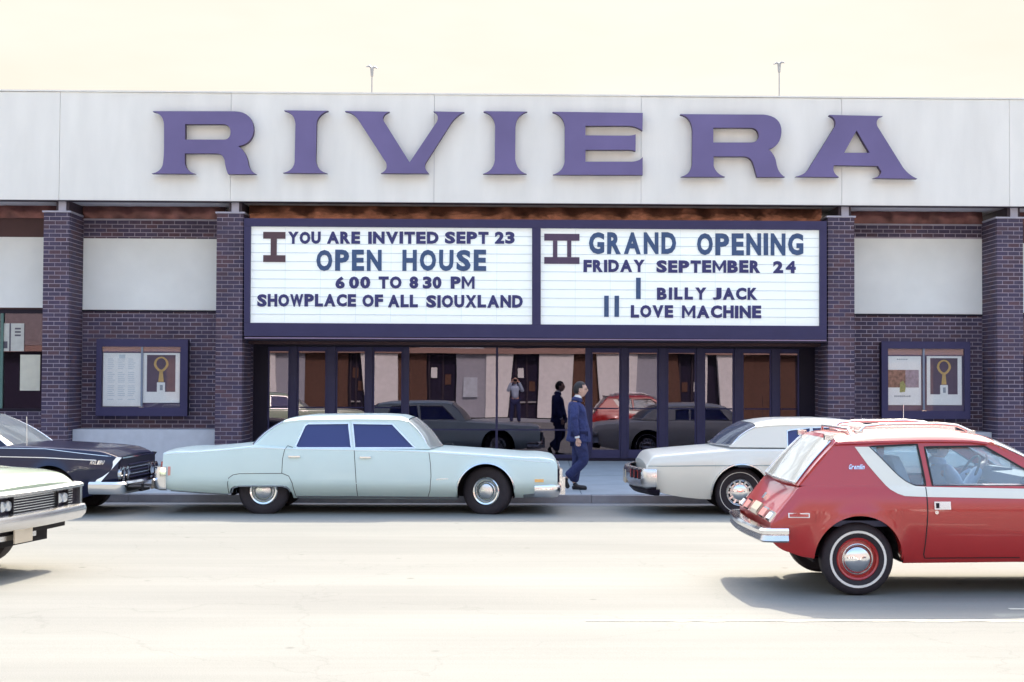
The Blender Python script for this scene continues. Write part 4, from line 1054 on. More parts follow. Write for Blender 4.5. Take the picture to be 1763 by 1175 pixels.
ol.screen(g(703, 726)[0], Lc(741, 0)[0], zb+.0, .16, 'windscreen', M['screen'], wid=.98)
ol.screen(g(488, 728)[0], Lc(440, 0)[0], zb+.02, .14, 'rear_window', M['back_glass'], wid=.95)
simple_interior(ol, Lc(505, 0)[0], Lc(740, 0)[0], zb-.25, zb+.02, M['seat_dark'], .80, [(Lc(600, 0)[0], zb+.10), (Lc(525, 0)[0], zb+.08)])
MB().box(Lc(705, 0)[0], Lc(755, 0)[0], -.8, .8, zb-.2, zb-.03).build('dashboard', M['dash'], ol.root)
sl = lambda pts, c=ol, L=Lc, nm='shut_line', w=.008: c.ribbon([L(*p) for p in pts], w, nm, M['shut'], off=.0018, thick=.003)
sl([(609, 775), (611, 800), (613.5, 836), (614, 857)]); sl([(738, 779), (741, 800), (742, 820), (740, 845), (736, 857)])
sl([(503, 771), (494, 768), (489, 775), (486, 790), (485, 815)])
sl([(391.5, 852), (391.5, 832), (394, 823), (401, 818), (412, 816), (486, 815.5), (497, 820), (503, 832), (507, 858)])
ol.ribbon([Lc(291, 846), Lc(390, 853)], .02, 'rocker_trim', M['alu'], off=.008); ol.ribbon([Lc(508, 857.5), Lc(640, 858), Lc(788, 859.5)], .035, 'rocker_trim', M['alu'], off=.008)
ol.ribbon([Lc(397, 849), Lc(400, 841), Lc(410, 837.5), Lc(486, 837.5), Lc(495, 841), Lc(499, 848)], .02, 'arch_trim', M['alu'], off=.008)
wf = ol.wheels[1]; pa = [(wf['x']+.408*math.cos(a), wf['z']+.408*math.sin(a)) for a in np.linspace(.12, math.pi-.12, 30)]
ol.ribbon(pa, .016, 'arch_trim', M['alu'], off=.010, dense=.2)
ol.ribbon([Lc(901, 856), Lc(955, 850)], .05, 'lower_trim', M['alu'], off=.006)
ol.ribbon([Lc(284, 783), Lc(437, 772), Lc(505, 774), Lc(716, 778), Lc(835, 787), Lc(948, 797)], .007, 'belt_trim', M['alu'], off=.004)
for (a, b_, zz) in ((496, 516, 786.5), (619, 638, 788)):
    hx0, hx1, hz = Lc(a, zz)[0], Lc(b_, zz)[0], Lc(a, zz)[1]
    ol.ribbon([(hx0, hz), (hx1, hz)], .022, 'door_handle', M['chrome'], off=.022, thick=.022)
ol.patch([Lc(288, 804), Lc(292.5, 804), Lc(292.5, 819), Lc(288, 819)], 'side_marker', M['pinklens'], off=.008)
ol.patch([Lc(920.6, 825.5), Lc(936, 825.5), Lc(936, 830.5), Lc(920.6, 830.5)], 'side_marker', M['amber'], off=.008)
ol.ribbon([Lc(751, 825.5), Lc(771, 824.5)], .010, 'emblem', M['alu'], off=.004, dense=.5)
# rear bumper, front bumper, grille
xe = ol.x0; z_ = lambda py: Lc(0, py)[1]
ol.bar([(x, y, nx, ny) for (x, y, nx, ny) in plan_path(xe-.10, ol.W-.05, .16, .10, -1)], [(-.04, z_(802)), (.03, z_(804)), (.045, z_(820)), (.02, z_(842)), (-.05, z_(845))], 'rear_bumper', M['chrome'])
for sg in (-1, 1):
    MB().box(xe-.03, xe+.0, sg*.90-.10*(sg > 0), sg*.90+.10*(sg < 0), z_(826), z_(795)).build('tail_light', M['redlens'], ol.root)
xf = ol.x1
pp = plan_path(xf+.005, ol.W-.055, .33, .12, 1, bow=.05)
ol.bar(pp, [(-.06, z_(829)), (.015, z_(830)), (.05, z_(836)), (.045, z_(847)), (.0, z_(855)), (-.05, z_(856))], 'front_bumper', M['chrome'])
for sg in (-1, 1):
    MB().box(xf+.02, xf+.12, sg*.62-.06, sg*.62+.06, z_(853), z_(822)).build('bumper_guard', M['chrome_dull'], ol.root)
gr = MB().box(xf-.02, xf+.03, -.93, .93, z_(829), z_(806)).build('grille', M['frame_dark'], ol.root)
for i in range(7):
    zz = z_(826.5)+i*.027; MB().box(xf+.031, xf+.05, -.92, .92, zz, zz+.012).build('grille_bar', M['chrome_dull'], gr)
for sg in (-1, 1):
    for yy in (.55, .77):
        MB().lathe([(.085, .02), (.09, .06), (.08, .075), (0, .085)], (xf, sg*yy, z_(817)), 'x', 20).build('headlight', M['lamp'], ol.root, smooth=40)
    MB().box(xf+.031, xf+.07, sg*.90-.03, sg*.90+.03, z_(829), z_(805)).build('fender_cap', M['chrome_dull'], ol.root)
ol.wheel(wr_[0], r_o, r_o, 'olds', yo=.16); ol.wheel(wf_[0], r_o, r_o, 'olds', steer=-17, yo=.17)
MB().tube([(Lc(771, 0)[0]-.3, .3, zb+.0), (Lc(771, 0)[0]+.05, .1, zb+.03), (Lc(771, 0)[0]+.1, -.3, zb+.015)], .008, 6).build('wiper', M['under'], ol.root)

# ------------------------------------------------------------------ pale two door hardtop on the right
YN = 20.1; W_ = 2.02; zg = road_z(21.2)-.02
X0 = UX(1420, YN); Li = loc_fn(X0, YN, zg); r_i = .352
wr_ = Li(1277, 853)
top = [Li(*p) for p in [(1114, 806), (1117, 799), (1120, 791), (1126, 786.5), (1140, 784.5), (1180, 781), (1230, 777), (1268, 774), (1353, 774), (1480, 775), (1600, 778), (1680, 782), (1730, 788), (1745, 796)]]
bot = [Li(*p) for p in [(1114, 843), (1123, 846), (1151, 853), (1178, 858), (1205, 861), (1230, 862), (1600, 863), (1700, 860), (1745, 850)]]
crease = [Li(*p) for p in [(1114, 803), (1332, 802), (1745, 806)]]
im = Car('hardtop_car', 'pale blue and white two door hardtop parked behind the red hatchback', (X0, YN+W_/2, zg), 0, M['imp'], W_, top, bot,
         [dict(x=wr_[0], z=r_i, ar=.405, asp=1.0, flare=.02), dict(x=Li(1660, 0)[0], z=r_i, ar=.405)], crease, tuck=.15, lean=.07, ends=(.10, .12, .5, .6), crown=.04, rnd=.05,
         cabin=(Li(1310, 0)[0], Li(1530, 0)[0]), tum=.30)
zb = Li(1300, 771)[1]; hb = im.W-.10
g = lambda px, py, Y_=YN+.27: Li(px, py, Y_)
rail = [g(1298, 735), g(1320, 732), g(1355, 730.5), g(1420, 730), g(1480, 733), g(1500, 738)]
outer = [(Li(1257, 0)[0], zb), g(1302, 735), g(1320, 732), g(1355, 730.5), g(1420, 730), g(1480, 733), g(1494, 736), g(1538, 772, YN+.12)]
h1 = [g(1355.5, 771.5, YN+.12), g(1353, 742), g(1360, 740), g(1392.5, 736.5), g(1396, 771.5, YN+.12)]
h2 = [g(1399.5, 771.5, YN+.12), g(1396, 736.3), g(1420, 735.7), g(1480, 738), g(1512, 771.5, YN+.12)]
im.gh(zb-.005, hb, rail, g(1300, 733)[0], g(1497, 737)[0], outer, [h1, h2], M['car_glass'], crown=.075, trim=M['alu'], tw=.016)
im.screen(g(1497, 737)[0], Li(1536, 0)[0], zb, .16, 'windscreen', M['screen'], wid=.98)
im.screen(g(1300, 733)[0], Li(1263, 0)[0], zb+.02, .20, 'rear_window', M['back_glass'], wid=.94)
simple_interior(im, Li(1275, 0)[0], Li(1535, 0)[0], zb-.25, zb+.02, M['seat_dark'], .80, [(Li(1395, 0)[0], zb+.10), (Li(1320, 0)[0], zb+.06)])
sl2 = lambda pts, w=.007: im.ribbon([Li(*p) for p in pts], w, 'shut_line', M['shut'], off=.0018, thick=.003)
im.ribbon([Li(1117, 803.5), Li(1200, 802.5), Li(1332, 802), Li(1480, 803), Li(1735, 806)], .010, 'body_crease', mat('crease_shade', (.20, .30, .36), .5), off=.003)  # shade of the body crease put in as a dark strip
im.ribbon([Li(1265, 770.5, YN+.1), Li(1352, 771, YN+.1)], .008, 'belt_crease', mat('belt_crease_shade', (.25, .33, .38), .5), off=-.03)  # belt line crease, its shade put in as a grey strip
sl2([(1372, 776), (1372, 800), (1370, 830), (1366, 858)])
wv = im.wheels[0]; pa = [(wv['x']+.413*math.cos(a), wv['z']+.413*math.sin(a)) for a in np.linspace(.1, math.pi-.1, 30)]
im.ribbon(pa, .014, 'arch_trim', M['alu'], off=.018, dense=.2)
im.patch([Li(1122.4, 815), Li(1125.6, 815), Li(1125.6, 822), Li(1122.4, 822)], 'side_marker', M['redlens'], off=.008)
z_ = lambda py: Li(0, py)[1]; xe = im.x0
pp = plan_path(xe-.03, im.W-.055, .17, .10, -1, bow=.16)
bo = im.bar(pp, [(-.03, z_(805)), (.04, z_(805.5)), (.06, z_(812)), (.06, z_(826)), (.035, z_(836)), (-.05, z_(842))], 'rear_bumper', M['chrome_dull'])
for sg in (-1, 1):
    for j in range(3):
        yy = sg*(.50+.16*j); bx_ = xe-.03-.16*math.sin(math.pi*(yy+.9)/1.8)*.95-.06
        t = MB().box(bx_-.012, bx_+.03, yy-.05, yy+.05, z_(822), z_(808.5)).build('tail_light', M['redlens'], im.root)
        MB().box(bx_-.004, bx_+.02, yy-.066, yy+.066, z_(823.5), z_(807)).build('lamp_bezel', M['frame_dark'], t)
bx_ = xe-.17
MB().box(bx_-.075, bx_-.058, -.20, .20, z_(836), z_(812)).build('licence_plate', M['plate'], im.root)
im.bar([(x+.05, y*.97, nx, ny) for (x, y, nx, ny) in pp], [(.0, z_(841)), (.03, z_(843)), (-.03, z_(851)), (-.12, z_(853))], 'rear_valance', M['frame_dark'])
a_ = (UX(1555.5, 21.9)-X0, .80); za_ = U(1555.5, 697, 21.9)[1]-zg
MB().tube([(a_[0], a_[1], .88), (a_[0], a_[1], za_)], .006, 6).build('aerial', M['chrome'], im.root)
im.wheel(wr_[0], r_i, r_i, 'impala', yo=.16); im.wheel(Li(1660, 0)[0], r_i, r_i, 'impala', yo=.16)

# ------------------------------------------------------------------ red hatchback
YN = 12.08; W_ = 1.79; zg = U(1476.7, 963.3, YN+.08)[1]-.31
X0 = UX(1600, YN); Lg = loc_fn(X0, YN, zg); r_g = .312
wr_ = Lg(1476.7, 963, YN+.08)
fx = wr_[0]+2.44
top = [Lg(1329, 904), Lg(1331, 899), Lg(1340, 887), Lg(1360, 862), Lg(1379, 839), Lg(1390, 838), Lg(1500, 838), Lg(1608, 838), Lg(1763, 838), (Lg(1763, 0)[0]+.45, Lg(0, 840)[1]), (fx+.2, .84), (fx+.65, .78), (fx+.80, .72), (fx+.83, .66)]
bot = [Lg(1329, 930), Lg(1331, 934), Lg(1340, 943), Lg(1353, 951), Lg(1373, 957), Lg(1385, 962), Lg(1403, 964), Lg(1420, 970), Lg(1549, 973.5), Lg(1763, 971), (fx+.3, .24), (fx+.7, .30), (fx+.83, .34)]
crease = [Lg(1329, 905), Lg(1380, 893), Lg(1480, 885), Lg(1600, 888), Lg(1763, 888), (fx+.8, .6)]
crown_g = lambda x: .02 if x < Lg(1375, 0)[0] else .05
gm = Car('hatchback_car', 'red two door hatchback with cream side stripe and roof rack driving past at right', (X0, YN+W_/2, zg), 0, M['red'], W_, top, bot,
         [dict(x=wr_[0], z=wr_[1]+.01, ar=.375, asp=.97, flare=.035), dict(x=fx, z=.31, ar=.37, flare=.03)], crease, tuck=.13, lean=.075, ends=(.05, .10, .35, .5), sig=.018, crown=crown_g, rnd=lambda x: .030 if x < Lg(1372, 0)[0] else .006,
         cabin=(Lg(1385, 0)[0], Lg(1763, 0)[0]+.30), tum=.36)
zb = Lg(1600, 838.5)[1]; hb = gm.W-.077
GI = .15
g = lambda px, py, k=1.0: Lg(px, py, YN+.05+GI*k)
rail = [g(1437, 762), g(1450, 760.5), g(1498, 759), g(1595, 756.5), g(1671, 757.5), g(1702, 761), g(1722, 767)]
apx = Lg(1763, 0)[0]+.42
ap0 = g(1700, 758.5); ap1 = g(1763, 794.5, .6); sl_ = (ap1[1]-ap0[1])/(ap1[0]-ap0[0]); xend = ap0[0]+(zb-ap0[1])/sl_
outer = [(Lg(1380, 0)[0], zb), g(1443, 760.5), g(1498, 759), g(1595, 756.5), g(1671, 757.5), g(1702, 761), (xend, zb)]
q1 = g(1694, 768.5); sx_ = q1[0]+(zb+.005-q1[1])/sl_
h_door = [g(1607.5, 838, 0), g(1591.5, 770), g(1694, 768.5), (sx_, zb+.004)]
h_q = [g(1495.5, 769.5), g(1579, 765.5), g(1586, 795, .6), g(1595.5, 837.5, 0), g(1580, 837.5, 0), g(1570, 834.5, 0), g(1560, 829.5, .1), g(1550, 822, .2), g(1540.6, 813.4, .3), g(1517, 790, .7)]
gm.gh(zb, hb, rail, g(1440, 761)[0], g(1712, 763)[0], outer, [h_q, h_door], M['clear_glass'], crown=.085, trim=M['shut'], tw=.016)
gm.screen(g(1712, 763)[0], xend+.02, zb, .20, 'windscreen', M['clear_glass'], wid=.96)
hx = Lg(1377, 0)[0]
gm.screen(g(1440, 761)[0], hx, zb-.0, .05, 'rear_window', M['hatch_glass'], wid=1.0, bulge=.010, topbow=.02, frame=('hatch_frame', M['red']), inn=(.055, .945), fz=(.07, .97))
# interior, steering wheel
zfl = zb-.30
MB().box(Lg(1400, 0)[0], apx, -.78, .78, zfl-.05, zfl).build('cabin_floor', M['dash'], gm.root)
def bucket(x, y, zt, w_=.25):
    P = []
    for i in range(11):
        t = i/10; zz = zfl+(zt-zfl)*t; ww = w_*(1 if t < .6 else math.sqrt(max(.02, 1-((t-.6)/.42)**2)*.75+.25)); xx = x-.16*t; th = .065*(1-.4*t)
        P.append([(xx-th, y-ww*.9, zz), (xx-th*1.2, y, zz), (xx-th, y+ww*.9, zz), (xx, y+ww, zz), (xx+th, y+ww*.9, zz), (xx+th*.8, y, zz), (xx+th, y-ww*.9, zz), (xx, y-ww, zz), (xx-th, y-ww*.9, zz)])
    mb = MB().grid(P); k = len(mb.v); mb.f.append(tuple(range(k-9, k-1))); mb.m.append(0); mb.box(x+.05, x+.5, y-w_, y+w_, zfl, zfl+.16)
    mb.build('seat', M['seat'], gm.root, smooth=60)
sxp = Lg(1592, 0)[0]
bucket(sxp+.0, -.36, zb+.235, .23); bucket(sxp+.0, .36, zb+.235, .23)
MB().box(Lg(1450, 0)[0], Lg(1462, 0)[0], -.6, .6, zfl, zb+.06).build('rear_seat', M['seat'], gm.root)
dx0 = UX(1684, 13.3)-X0
mb = MB().prism([[(dx0, zb-.02), (dx0+.05, zb+.075), (dx0+.30, zb+.085), (dx0+.75, zb-.02)]], lambda a, b, d: (a, d, b), -.70, .70); mb.build('dashboard', M['dash'], gm.root)
MB().prism([[(dx0+.04, zb+.07), (dx0+.07, zb+.115), (dx0+.24, zb+.10), (dx0+.26, zb+.07)]], lambda a, b, d: (a, d, b), .12, .62).build('instrument_hood', M['dash'], gm.root)
stc = Vector((dx0-.085, .36, zb+.03)); qd = Vector((-.88, 0, .47)); qa = qd.to_track_quat('Z', 'Y').to_matrix()
tor = [stc+qa @ Vector((.19*math.cos(a), .19*math.sin(a), 0)) for a in np.linspace(0, 2*math.pi, 33)]
sw_ = MB().tube(tor, .012, 8, caps=False).build('steering_wheel', M['under'], gm.root, smooth=60)
MB().tube([stc-qd*0.0, stc-qd*.35], .02, 8).tube([tor[0], stc-qd*.03, tor[16]], .010, 6).build('steering_column', M['under'], sw_)
mz = g(1628, 770)[1]
MB().box(g(1622, 0)[0]+.25, g(1622, 0)[0]+.28, .0, .22, mz-.05, mz-.0).build('rear_view_mirror', M['under'], gm.root)
# stripe
def both(x, z, off=0, sg=-1):
    if z < zb-.004: return gm.side(x, z, off, sg)
    return gm.gy(x, z, off+.001, sg)
Lgo = lambda px, py, k=0: (g(px, py, k) if py < 838 else Lg(px, py))
in_ = [(1495.5, 769.5, 1), (1517, 790, .7), (1540.6, 813.4, .3), (1550, 822, .2), (1560, 829.5, .1), (1570, 834.5, 0), (1580, 838.2, 0), (1600, 839.5, 0)]
ou_ = [(1471, 769.5, 1), (1494, 800, .5), (1512, 821, .25), (1526, 836, 0), (1536, 844, 0), (1548, 851, 0), (1560, 855, 0), (1600, 856.5, 0)]
ra = [Lgo(*p) for p in in_]+[(Lg(1763, 0)[0]+.5, Lg(0, 840)[1])]; rb = [Lgo(*p) for p in ou_]+[(Lg(1763, 0)[0]+.5, Lg(0, 857)[1])]
for sg in (-1, 1):
    rows = []
    def sub(L_): 
        o = []
        for a, b in zip(L_[:-1], L_[1:]):
            for i in range(6): o.append((a[0]+(b[0]-a[0])*i/6, a[1]+(b[1]-a[1])*i/6))
        o.append(L_[-1]); return o
    A_, B__ = sub(ra), sub(rb)
    for a, b in zip(A_, B__):
        row = []
        for j in range(9):
            t = j/8; row.append(both(a[0]+(b[0]-a[0])*t, a[1]+(b[1]-a[1])*t, .0035, sg))
        rows.append(row)
    MB().grid(rows).build('side_stripe', M['stripe'], gm.root, smooth=50)
sg1 = lambda pts, w=.008: gm.ribbon([Lg(*p) for p in pts], w, 'shut_line', M['shut'], off=.0045, thick=.003)
sg1([(1597.5, 840), (1597.5, 880), (1596.5, 930), (1595.5, 957), (1598, 964), (1763, 963)])
ho = MB(); hp = [Lg(*p) for p in [(1608.7, 864), (1637, 864), (1637, 877.6), (1608.7, 877.6)]]
gm.patch(hp, 'door_handle', M['chrome_dull'], off=.014, thick=.03)
gm.patch([Lg(*p) for p in [(1618, 866.5), (1634, 866.5), (1634, 875.2), (1618, 875.2)]], 'handle_paddle', M['alu'], off=.019, thick=.01)
gm.patch([Lg(*p) for p in [(1611.5, 866.5), (1617, 866.5), (1617, 875.2), (1611.5, 875.2)]], 'handle_recess', M['under'], off=.0155, thick=.01)
cl = Lg(1612.6, 882.5); gm.patch([(cl[0]+.016*math.cos(a), cl[1]+.016*math.sin(a)) for a in np.linspace(0, 2*math.pi, 13)[:-1]], 'door_lock', M['chrome_dull'], off=.012, thick=.02)
gm.patch([Lg(*p) for p in [(1358, 884), (1394, 884), (1394, 892), (1358, 892)]], 'marker_bezel', M['white_lens'], off=.007, thick=.02)
gm.patch([Lg(*p) for p in [(1360, 885.6), (1392, 885.6), (1392, 890.4), (1360, 890.4)]], 'side_marker', M['redlens'], off=.010, thick=.02)
# small script emblem
def script(s, x0, x1, zc, h, fn, parent, off=.005):
    ws = [.9 if c == 'G' else (.3 if c in 'li' else .75 if c != 'm' else 1.1) for c in s]; tot = sum(ws)+.18*(len(s)-1); k = (x1-x0)/tot; x = x0
    mb = MB()
    for c, w_ in zip(s, ws):
        vs, fs, _ = glyph_mesh(c, .02); hh = h if c in 'GliMALIBU' or c.isupper() else h*.72
        out = []
        for (u, v, d) in vs:
            X = x+w_*k*u+v*hh*.3; p = fn(X, zc+v*hh, off+(d*.003)); out.append(p)
        mb.add(out, fs); x += (w_+.18)*k
    mb.build('emblem_script', M['chrome'], parent)
e0, e1 = g(1461, 806, .45), g(1488, 806, .45)
script('Gremlin', e0[0], e1[0], e0[1]-.012, .042, lambda x, z, o: gm.gy(x, z, o), gm.root)
# rear: bumper, lights, plate
z_ = lambda py: Lg(0, py)[1]; xe = gm.x0
pp = plan_path(xe-.05, gm.W-.02, .19, .05, -1, bow=.05)
gm.bar(pp, [(-.04, z_(907)), (.035, z_(907.5)), (.055, z_(911)), (.055, z_(917)), (.03, z_(919))], 'rear_bumper', M['chrome'], smooth=30)
gm.bar(pp, [(.0, z_(919.3)), (.032, z_(919.3)), (.05, z_(929)), (.03, z_(932)), (-.04, z_(932))], 'bumper_lower', M['chrome_dull'], smooth=30)
def hatchpt(y, z, out=.006):
    # surface of the slanting tail at height z
    xs_ = np.linspace(gm.x0, Lg(1381, 0)[0], 60); zz = [gm.top(x)+.02*(1-(y/gm.W)**2) for x in xs_]
    x = float(np.interp(z, zz, xs_)); n_ = Vector((-.72, 0, .69)); return Vector((x, y, z))+n_*out
def tailpatch(y0, y1, z0, z1, name, m_, out, parent=None):
    rows = [[hatchpt(y, z, out) for y in np.linspace(y0, y1, 5)] for z in np.linspace(z0, z1, 4)]
    k = MB().grid(rows)
    back = [hatchpt(y0, z0, out-.03), hatchpt(y1, z0, out-.03), hatchpt(y1, z1, out-.03), hatchpt(y0, z1, out-.03)]
    k.add([rows[0][0], rows[0][-1], rows[-1][-1], rows[-1][0]]+back, [(0, 1, 5, 4), (1, 2, 6, 5), (2, 3, 7, 6), (3, 0, 4, 7)])
    return k.build(name, m_, parent or gm.root)
za, zc_ = z_(899), z_(883)
for sg in (-1, 1):
    t = tailpatch(sg*.72-.085, sg*.72+.085, za, zc_, 'tail_light', M['chrome'], .016); tailpatch(sg*.72-.07, sg*.72+.07, za+.015, zc_-.015, 'lens', M['white_lens'], .024, t)
    t = tailpatch(sg*.42-.12, sg*.42+.12, za, zc_+.01, 'tail_light', M['chrome'], .016); tailpatch(sg*.42-.10, sg*.42+.10, za+.015, zc_-.005, 'lens', M['pinklens'], .024, t)
tailpatch(-.16, .16, za+.0, zc_+.02, 'licence_plate', M['plate'], .02)
tailpatch(-.05, .05, z_(872), z_(862), 'hatch_latch', M['chrome'], .02)
for sg in (-1, 1):
    a = gm.pt(.03, sg*.80, .02); b = gm.pt(.03, sg*.80, .05)
    MB().box(a[0]-.05, a[0]+.03, a[1]-.03, a[1]+.03, a[2]-.02, a[2]+.025).build('hatch_hinge', M['chrome_dull'], gm.root)
# roof rack
rk = []
for sg in (-1, 1):
    xa_, xb_ = g(1486, 0)[0], g(1672, 0)[0]; yy = sg*.50; zt_ = gm.rail((xa_+xb_)/2)+.085
    rz = lambda x: gm.rail(x)+.075
    P = [(xa_, yy, rz(xa_)-.01), (xa_+.06, yy, rz(xa_)+.045), (xa_+.2, yy, rz(xa_+.2)+.055), (xb_-.25, yy, rz(xb_-.25)+.055), (xb_-.08, yy, rz(xb_)+.045), (xb_+.05, yy, rz(xb_)-.01)]
    rr_ = MB().tube(P, .013, 8).build('roof_rack_rail', M['alu'], gm.root, smooth=60)
    for xx in (xa_+.0, xb_+.04): MB().box(xx-.035, xx+.035, yy-.025, yy+.025, rz(xx)-.03, rz(xx)+.006).build('rail_foot', M['chrome_dull'], rr_)
P = [(g(1470, 0)[0], -.62, gm.rail(g(1470, 0)[0])+.03), (g(1468, 0)[0], -.5, gm.rail(g(1470, 0)[0])+.10), (g(1466, 0)[0], .5, gm.rail(g(1470, 0)[0])+.10), (g(1470, 0)[0], .62, gm.rail(g(1470, 0)[0])+.03)]
MB().tube(P, .013, 8).build('air_deflector_bar', M['alu'], gm.root, smooth=60)
for k in range(3):
    yy = -.25+.25*k
    MB().box(g(1490, 0)[0], g(1668, 0)[0], yy-.012, yy+.012, gm.rail(g(1580, 0)[0])+.070, gm.rail(g(1580, 0)[0])+.096).build('roof_slat', M['alu'], gm.root)
gm.wheel(wr_[0], wr_[1], r_g, 'gremlin', yo=.075, tw=.17); gm.wheel(fx, .31, r_g, 'gremlin', yo=.08, tw=.17)
gm.ribbon([g(1437, 764), g(1498, 761.5), g(1595, 759), g(1671, 760), g(1700, 763.5)], .016, 'drip_rail', M['red'], off=.022, thick=.02, fn=gm.gy, sides=(-1, 1))
ant = UX(1555.5, 17.0)
# front end (outside the frame)
MB().box(gm.x1-.02, gm.x1+.04, -.7, .7, .45, .66).build('grille', M['frame_dark'], gm.root)
pf = plan_path(gm.x1+.05, gm.W-.02, .25, .08, 1); gm.bar(pf, [(-.04, .50), (.04, .49), (.05, .40), (.02, .36), (-.04, .36)], 'front_bumper', M['chrome'])

# ------------------------------------------------------------------ navy coupe at left
W_ = 1.93; rzc = R(-3)
X1 = -5.50; Yn = 19.95; zg = road_z(21)-.02
X0 = X1-2.0
Lc2 = loc_fn(X0, Yn+.1, zg)
fxw = 2.0-.92
top = [(-2.9, .86), (-2.6, .90), (-1.2, .915), Lc2(20, 768), Lc2(60, 769), Lc2(90, 770.5), Lc2(150, 774), Lc2(185, 777.5), Lc2(203, 781), (1.93, Lc2(0, 785)[1]), (2.0, Lc2(0, 791)[1])]
bot = [(-2.9, .35), (-2.6, .25), (0, .22), (fxw+.35, .24), (1.75, .34), (2.0, .42)]
ch = Car('coupe_car', 'dark navy coupe with twin round headlamps parked at the kerb on the left', (X0, Yn+W_/2+.05, zg), rzc, M['chev'], W_, top, bot,
         [dict(x=fxw, z=.335, ar=.385, flare=.02), dict(x=fxw-2.84, z=.335, ar=.385)], [(-2.9, .60), (2.0, .62)], tuck=.13, lean=.06, ends=(.12, .13, .5, .7), crown=lambda x: .032, rnd=.05, sig=.05, cabin=(-1.2, .32), tum=.38)
zb = ch.top(0.3)-.005; hb = ch.W-.10
zr = zb+.40
outer = [(-1.65, zb), (-.95, zr-.03), (-.7, zr), (-.32, zr+.0), (-.2, zr-.02), (.42, zb)]
h1 = [(-.95, zb+.02), (-.78, zr-.055), (-.30, zr-.05), (.28, zb+.02)]
ch.gh(zb-.004, hb, [(-1.0, zr-.04), (-.7, zr), (-.32, zr), (-.2, zr-.02)], -.92, -.22, outer, [h1], M['screen'], crown=.07, trim=M['alu'], tw=.03)
ch.screen(-.22, .44, zb, .20, 'windscreen', M['screen'], wid=.98)
ch.screen(-.92, -1.6, zb, .15, 'rear_window', M['screen'], wid=.96)
simple_interior(ch, -1.3, .4, zb-.25, zb, M['seat'], .75, [(-.45, zb+.12)])
ch.ribbon([(-2.6, zb-.13), (0, zb-.13), (1.0, zb-.145), (1.72, zb-.18)], .012, 'belt_trim', M['alu'], off=.006)
ch.ribbon([(-2.6, ch.top(-2)-.02), (0, zb-.012), (1.0, ch.top(1.0)-.02), (1.9, ch.top(1.9)-.025)], .008, 'belt_trim', M['alu'], off=.003)
e0 = Lc2(161, 797); e1 = Lc2(183, 797)
script('MALIBU', e0[0]+.03, e1[0]+.03, e0[1]-.02, .055, lambda x, z, o: ch.side(x, z, o+.004), ch.root)
xf = ch.x1; zt = ch.top(1.93)
fa = MB().box(xf-.01, xf+.02, -.80, .80, .50, zt-.03).build('front_panel', M['frame_dark'], ch.root)
for i in range(5):
    MB().box(xf+.021, xf+.04, -.46, .46, .53+i*.045, .542+i*.045).build('grille_bar', M['chrome_dull'] if i in (1, 3) else M['mullion'], fa)
for sg in (-1, 1):
    for yy, ww in ((.56, .08), (.75, .08)):
        h_ = MB().lathe([(.088, .0), (.092, .045), (.082, .05), (.078, .035), (.0, .06)], (xf, sg*yy, .60), 'x', 20).build('headlight', M['lamp'], ch.root, smooth=35)
        MB().lathe([(.09, .03), (.100, .055), (.092, .058)], (xf, sg*yy, .60), 'x', 20).build('headlight_ring', M['chrome'], h_, smooth=35)
    MB().add([(xf-.02, sg*.80, zt-.02), (xf+.05, sg*.80, zt-.03), (xf-.26, sg*.90, .44), (xf-.34, sg*.90, .44), (xf-.02, sg*.82, zt-.02), (xf+.05, sg*.82, zt-.03), (xf-.26, sg*.925, .44), (xf-.34, sg*.925, .44)], QF).build('fender_trim', M['chrome'], ch.root)
MB().box(xf+.0, xf+.03, -.72, .72, zt-.05, zt-.03).build('hood_lip', M['chrome'], ch.root)
pp = plan_path(xf+.10, ch.W-.02, .46, .14, 1, bow=.06)
cb = ch.bar(pp, [(-.05, .505), (.02, .50), (.05, .47), (.05, .38), (.02, .33), (-.05, .32)], 'front_bumper', M['chrome'])
MB().box(xf+.15, xf+.20, -.38, -.02, .33, .44).build('bumper_slot', M['under'], ch.root); MB().box(xf+.20, xf+.215, .05, .35, .33, .46).build('licence_plate', M['plate'], ch.root)
ch.wheel(fxw, .335, .335, 'impala', yo=.15, steer=-8); ch.wheel(fxw-2.84, .335, .335, 'impala', yo=.15)
a_ = Lc2(48.5, 763); MB().tube([(a_[0], -.80, zb-.02), (a_[0]-.01, -.80, zb+.42)], .006, 6).build('aerial', M['chrome'], ch.root)

# ------------------------------------------------------------------ pale green sedan entering at left
W_ = 2.02; rzf = R(-11.5)
top = [(-2.9, .80), (-2.6, .90), (-1.2, .93), (.3, .92), (1.2, .91), (1.65, .89), (1.85, .86), (1.97, .81), (2.02, .765)]
bot = [(-2.9, .35), (-2.5, .24), (1.2, .24), (1.6, .36), (2.02, .44)]
fu = Car('green_sedan_car', 'pale green sedan with full width chrome grille entering the picture at lower left', (0, 0, 0), rzf, M['fury'], W_, top, bot,
         [dict(x=1.08, z=.345, ar=.40), dict(x=-1.97, z=.345, ar=.40)], [(-2.9, .62), (2.02, .62)], tuck=.14, lean=.05, ends=(.12, .14, .5, .55), crown=lambda x: .06 if x < 1.3 else .05-.03*(x-1.3)/.72, rnd=.05, cabin=(-1.4, .05), tum=.30, sig=.04)
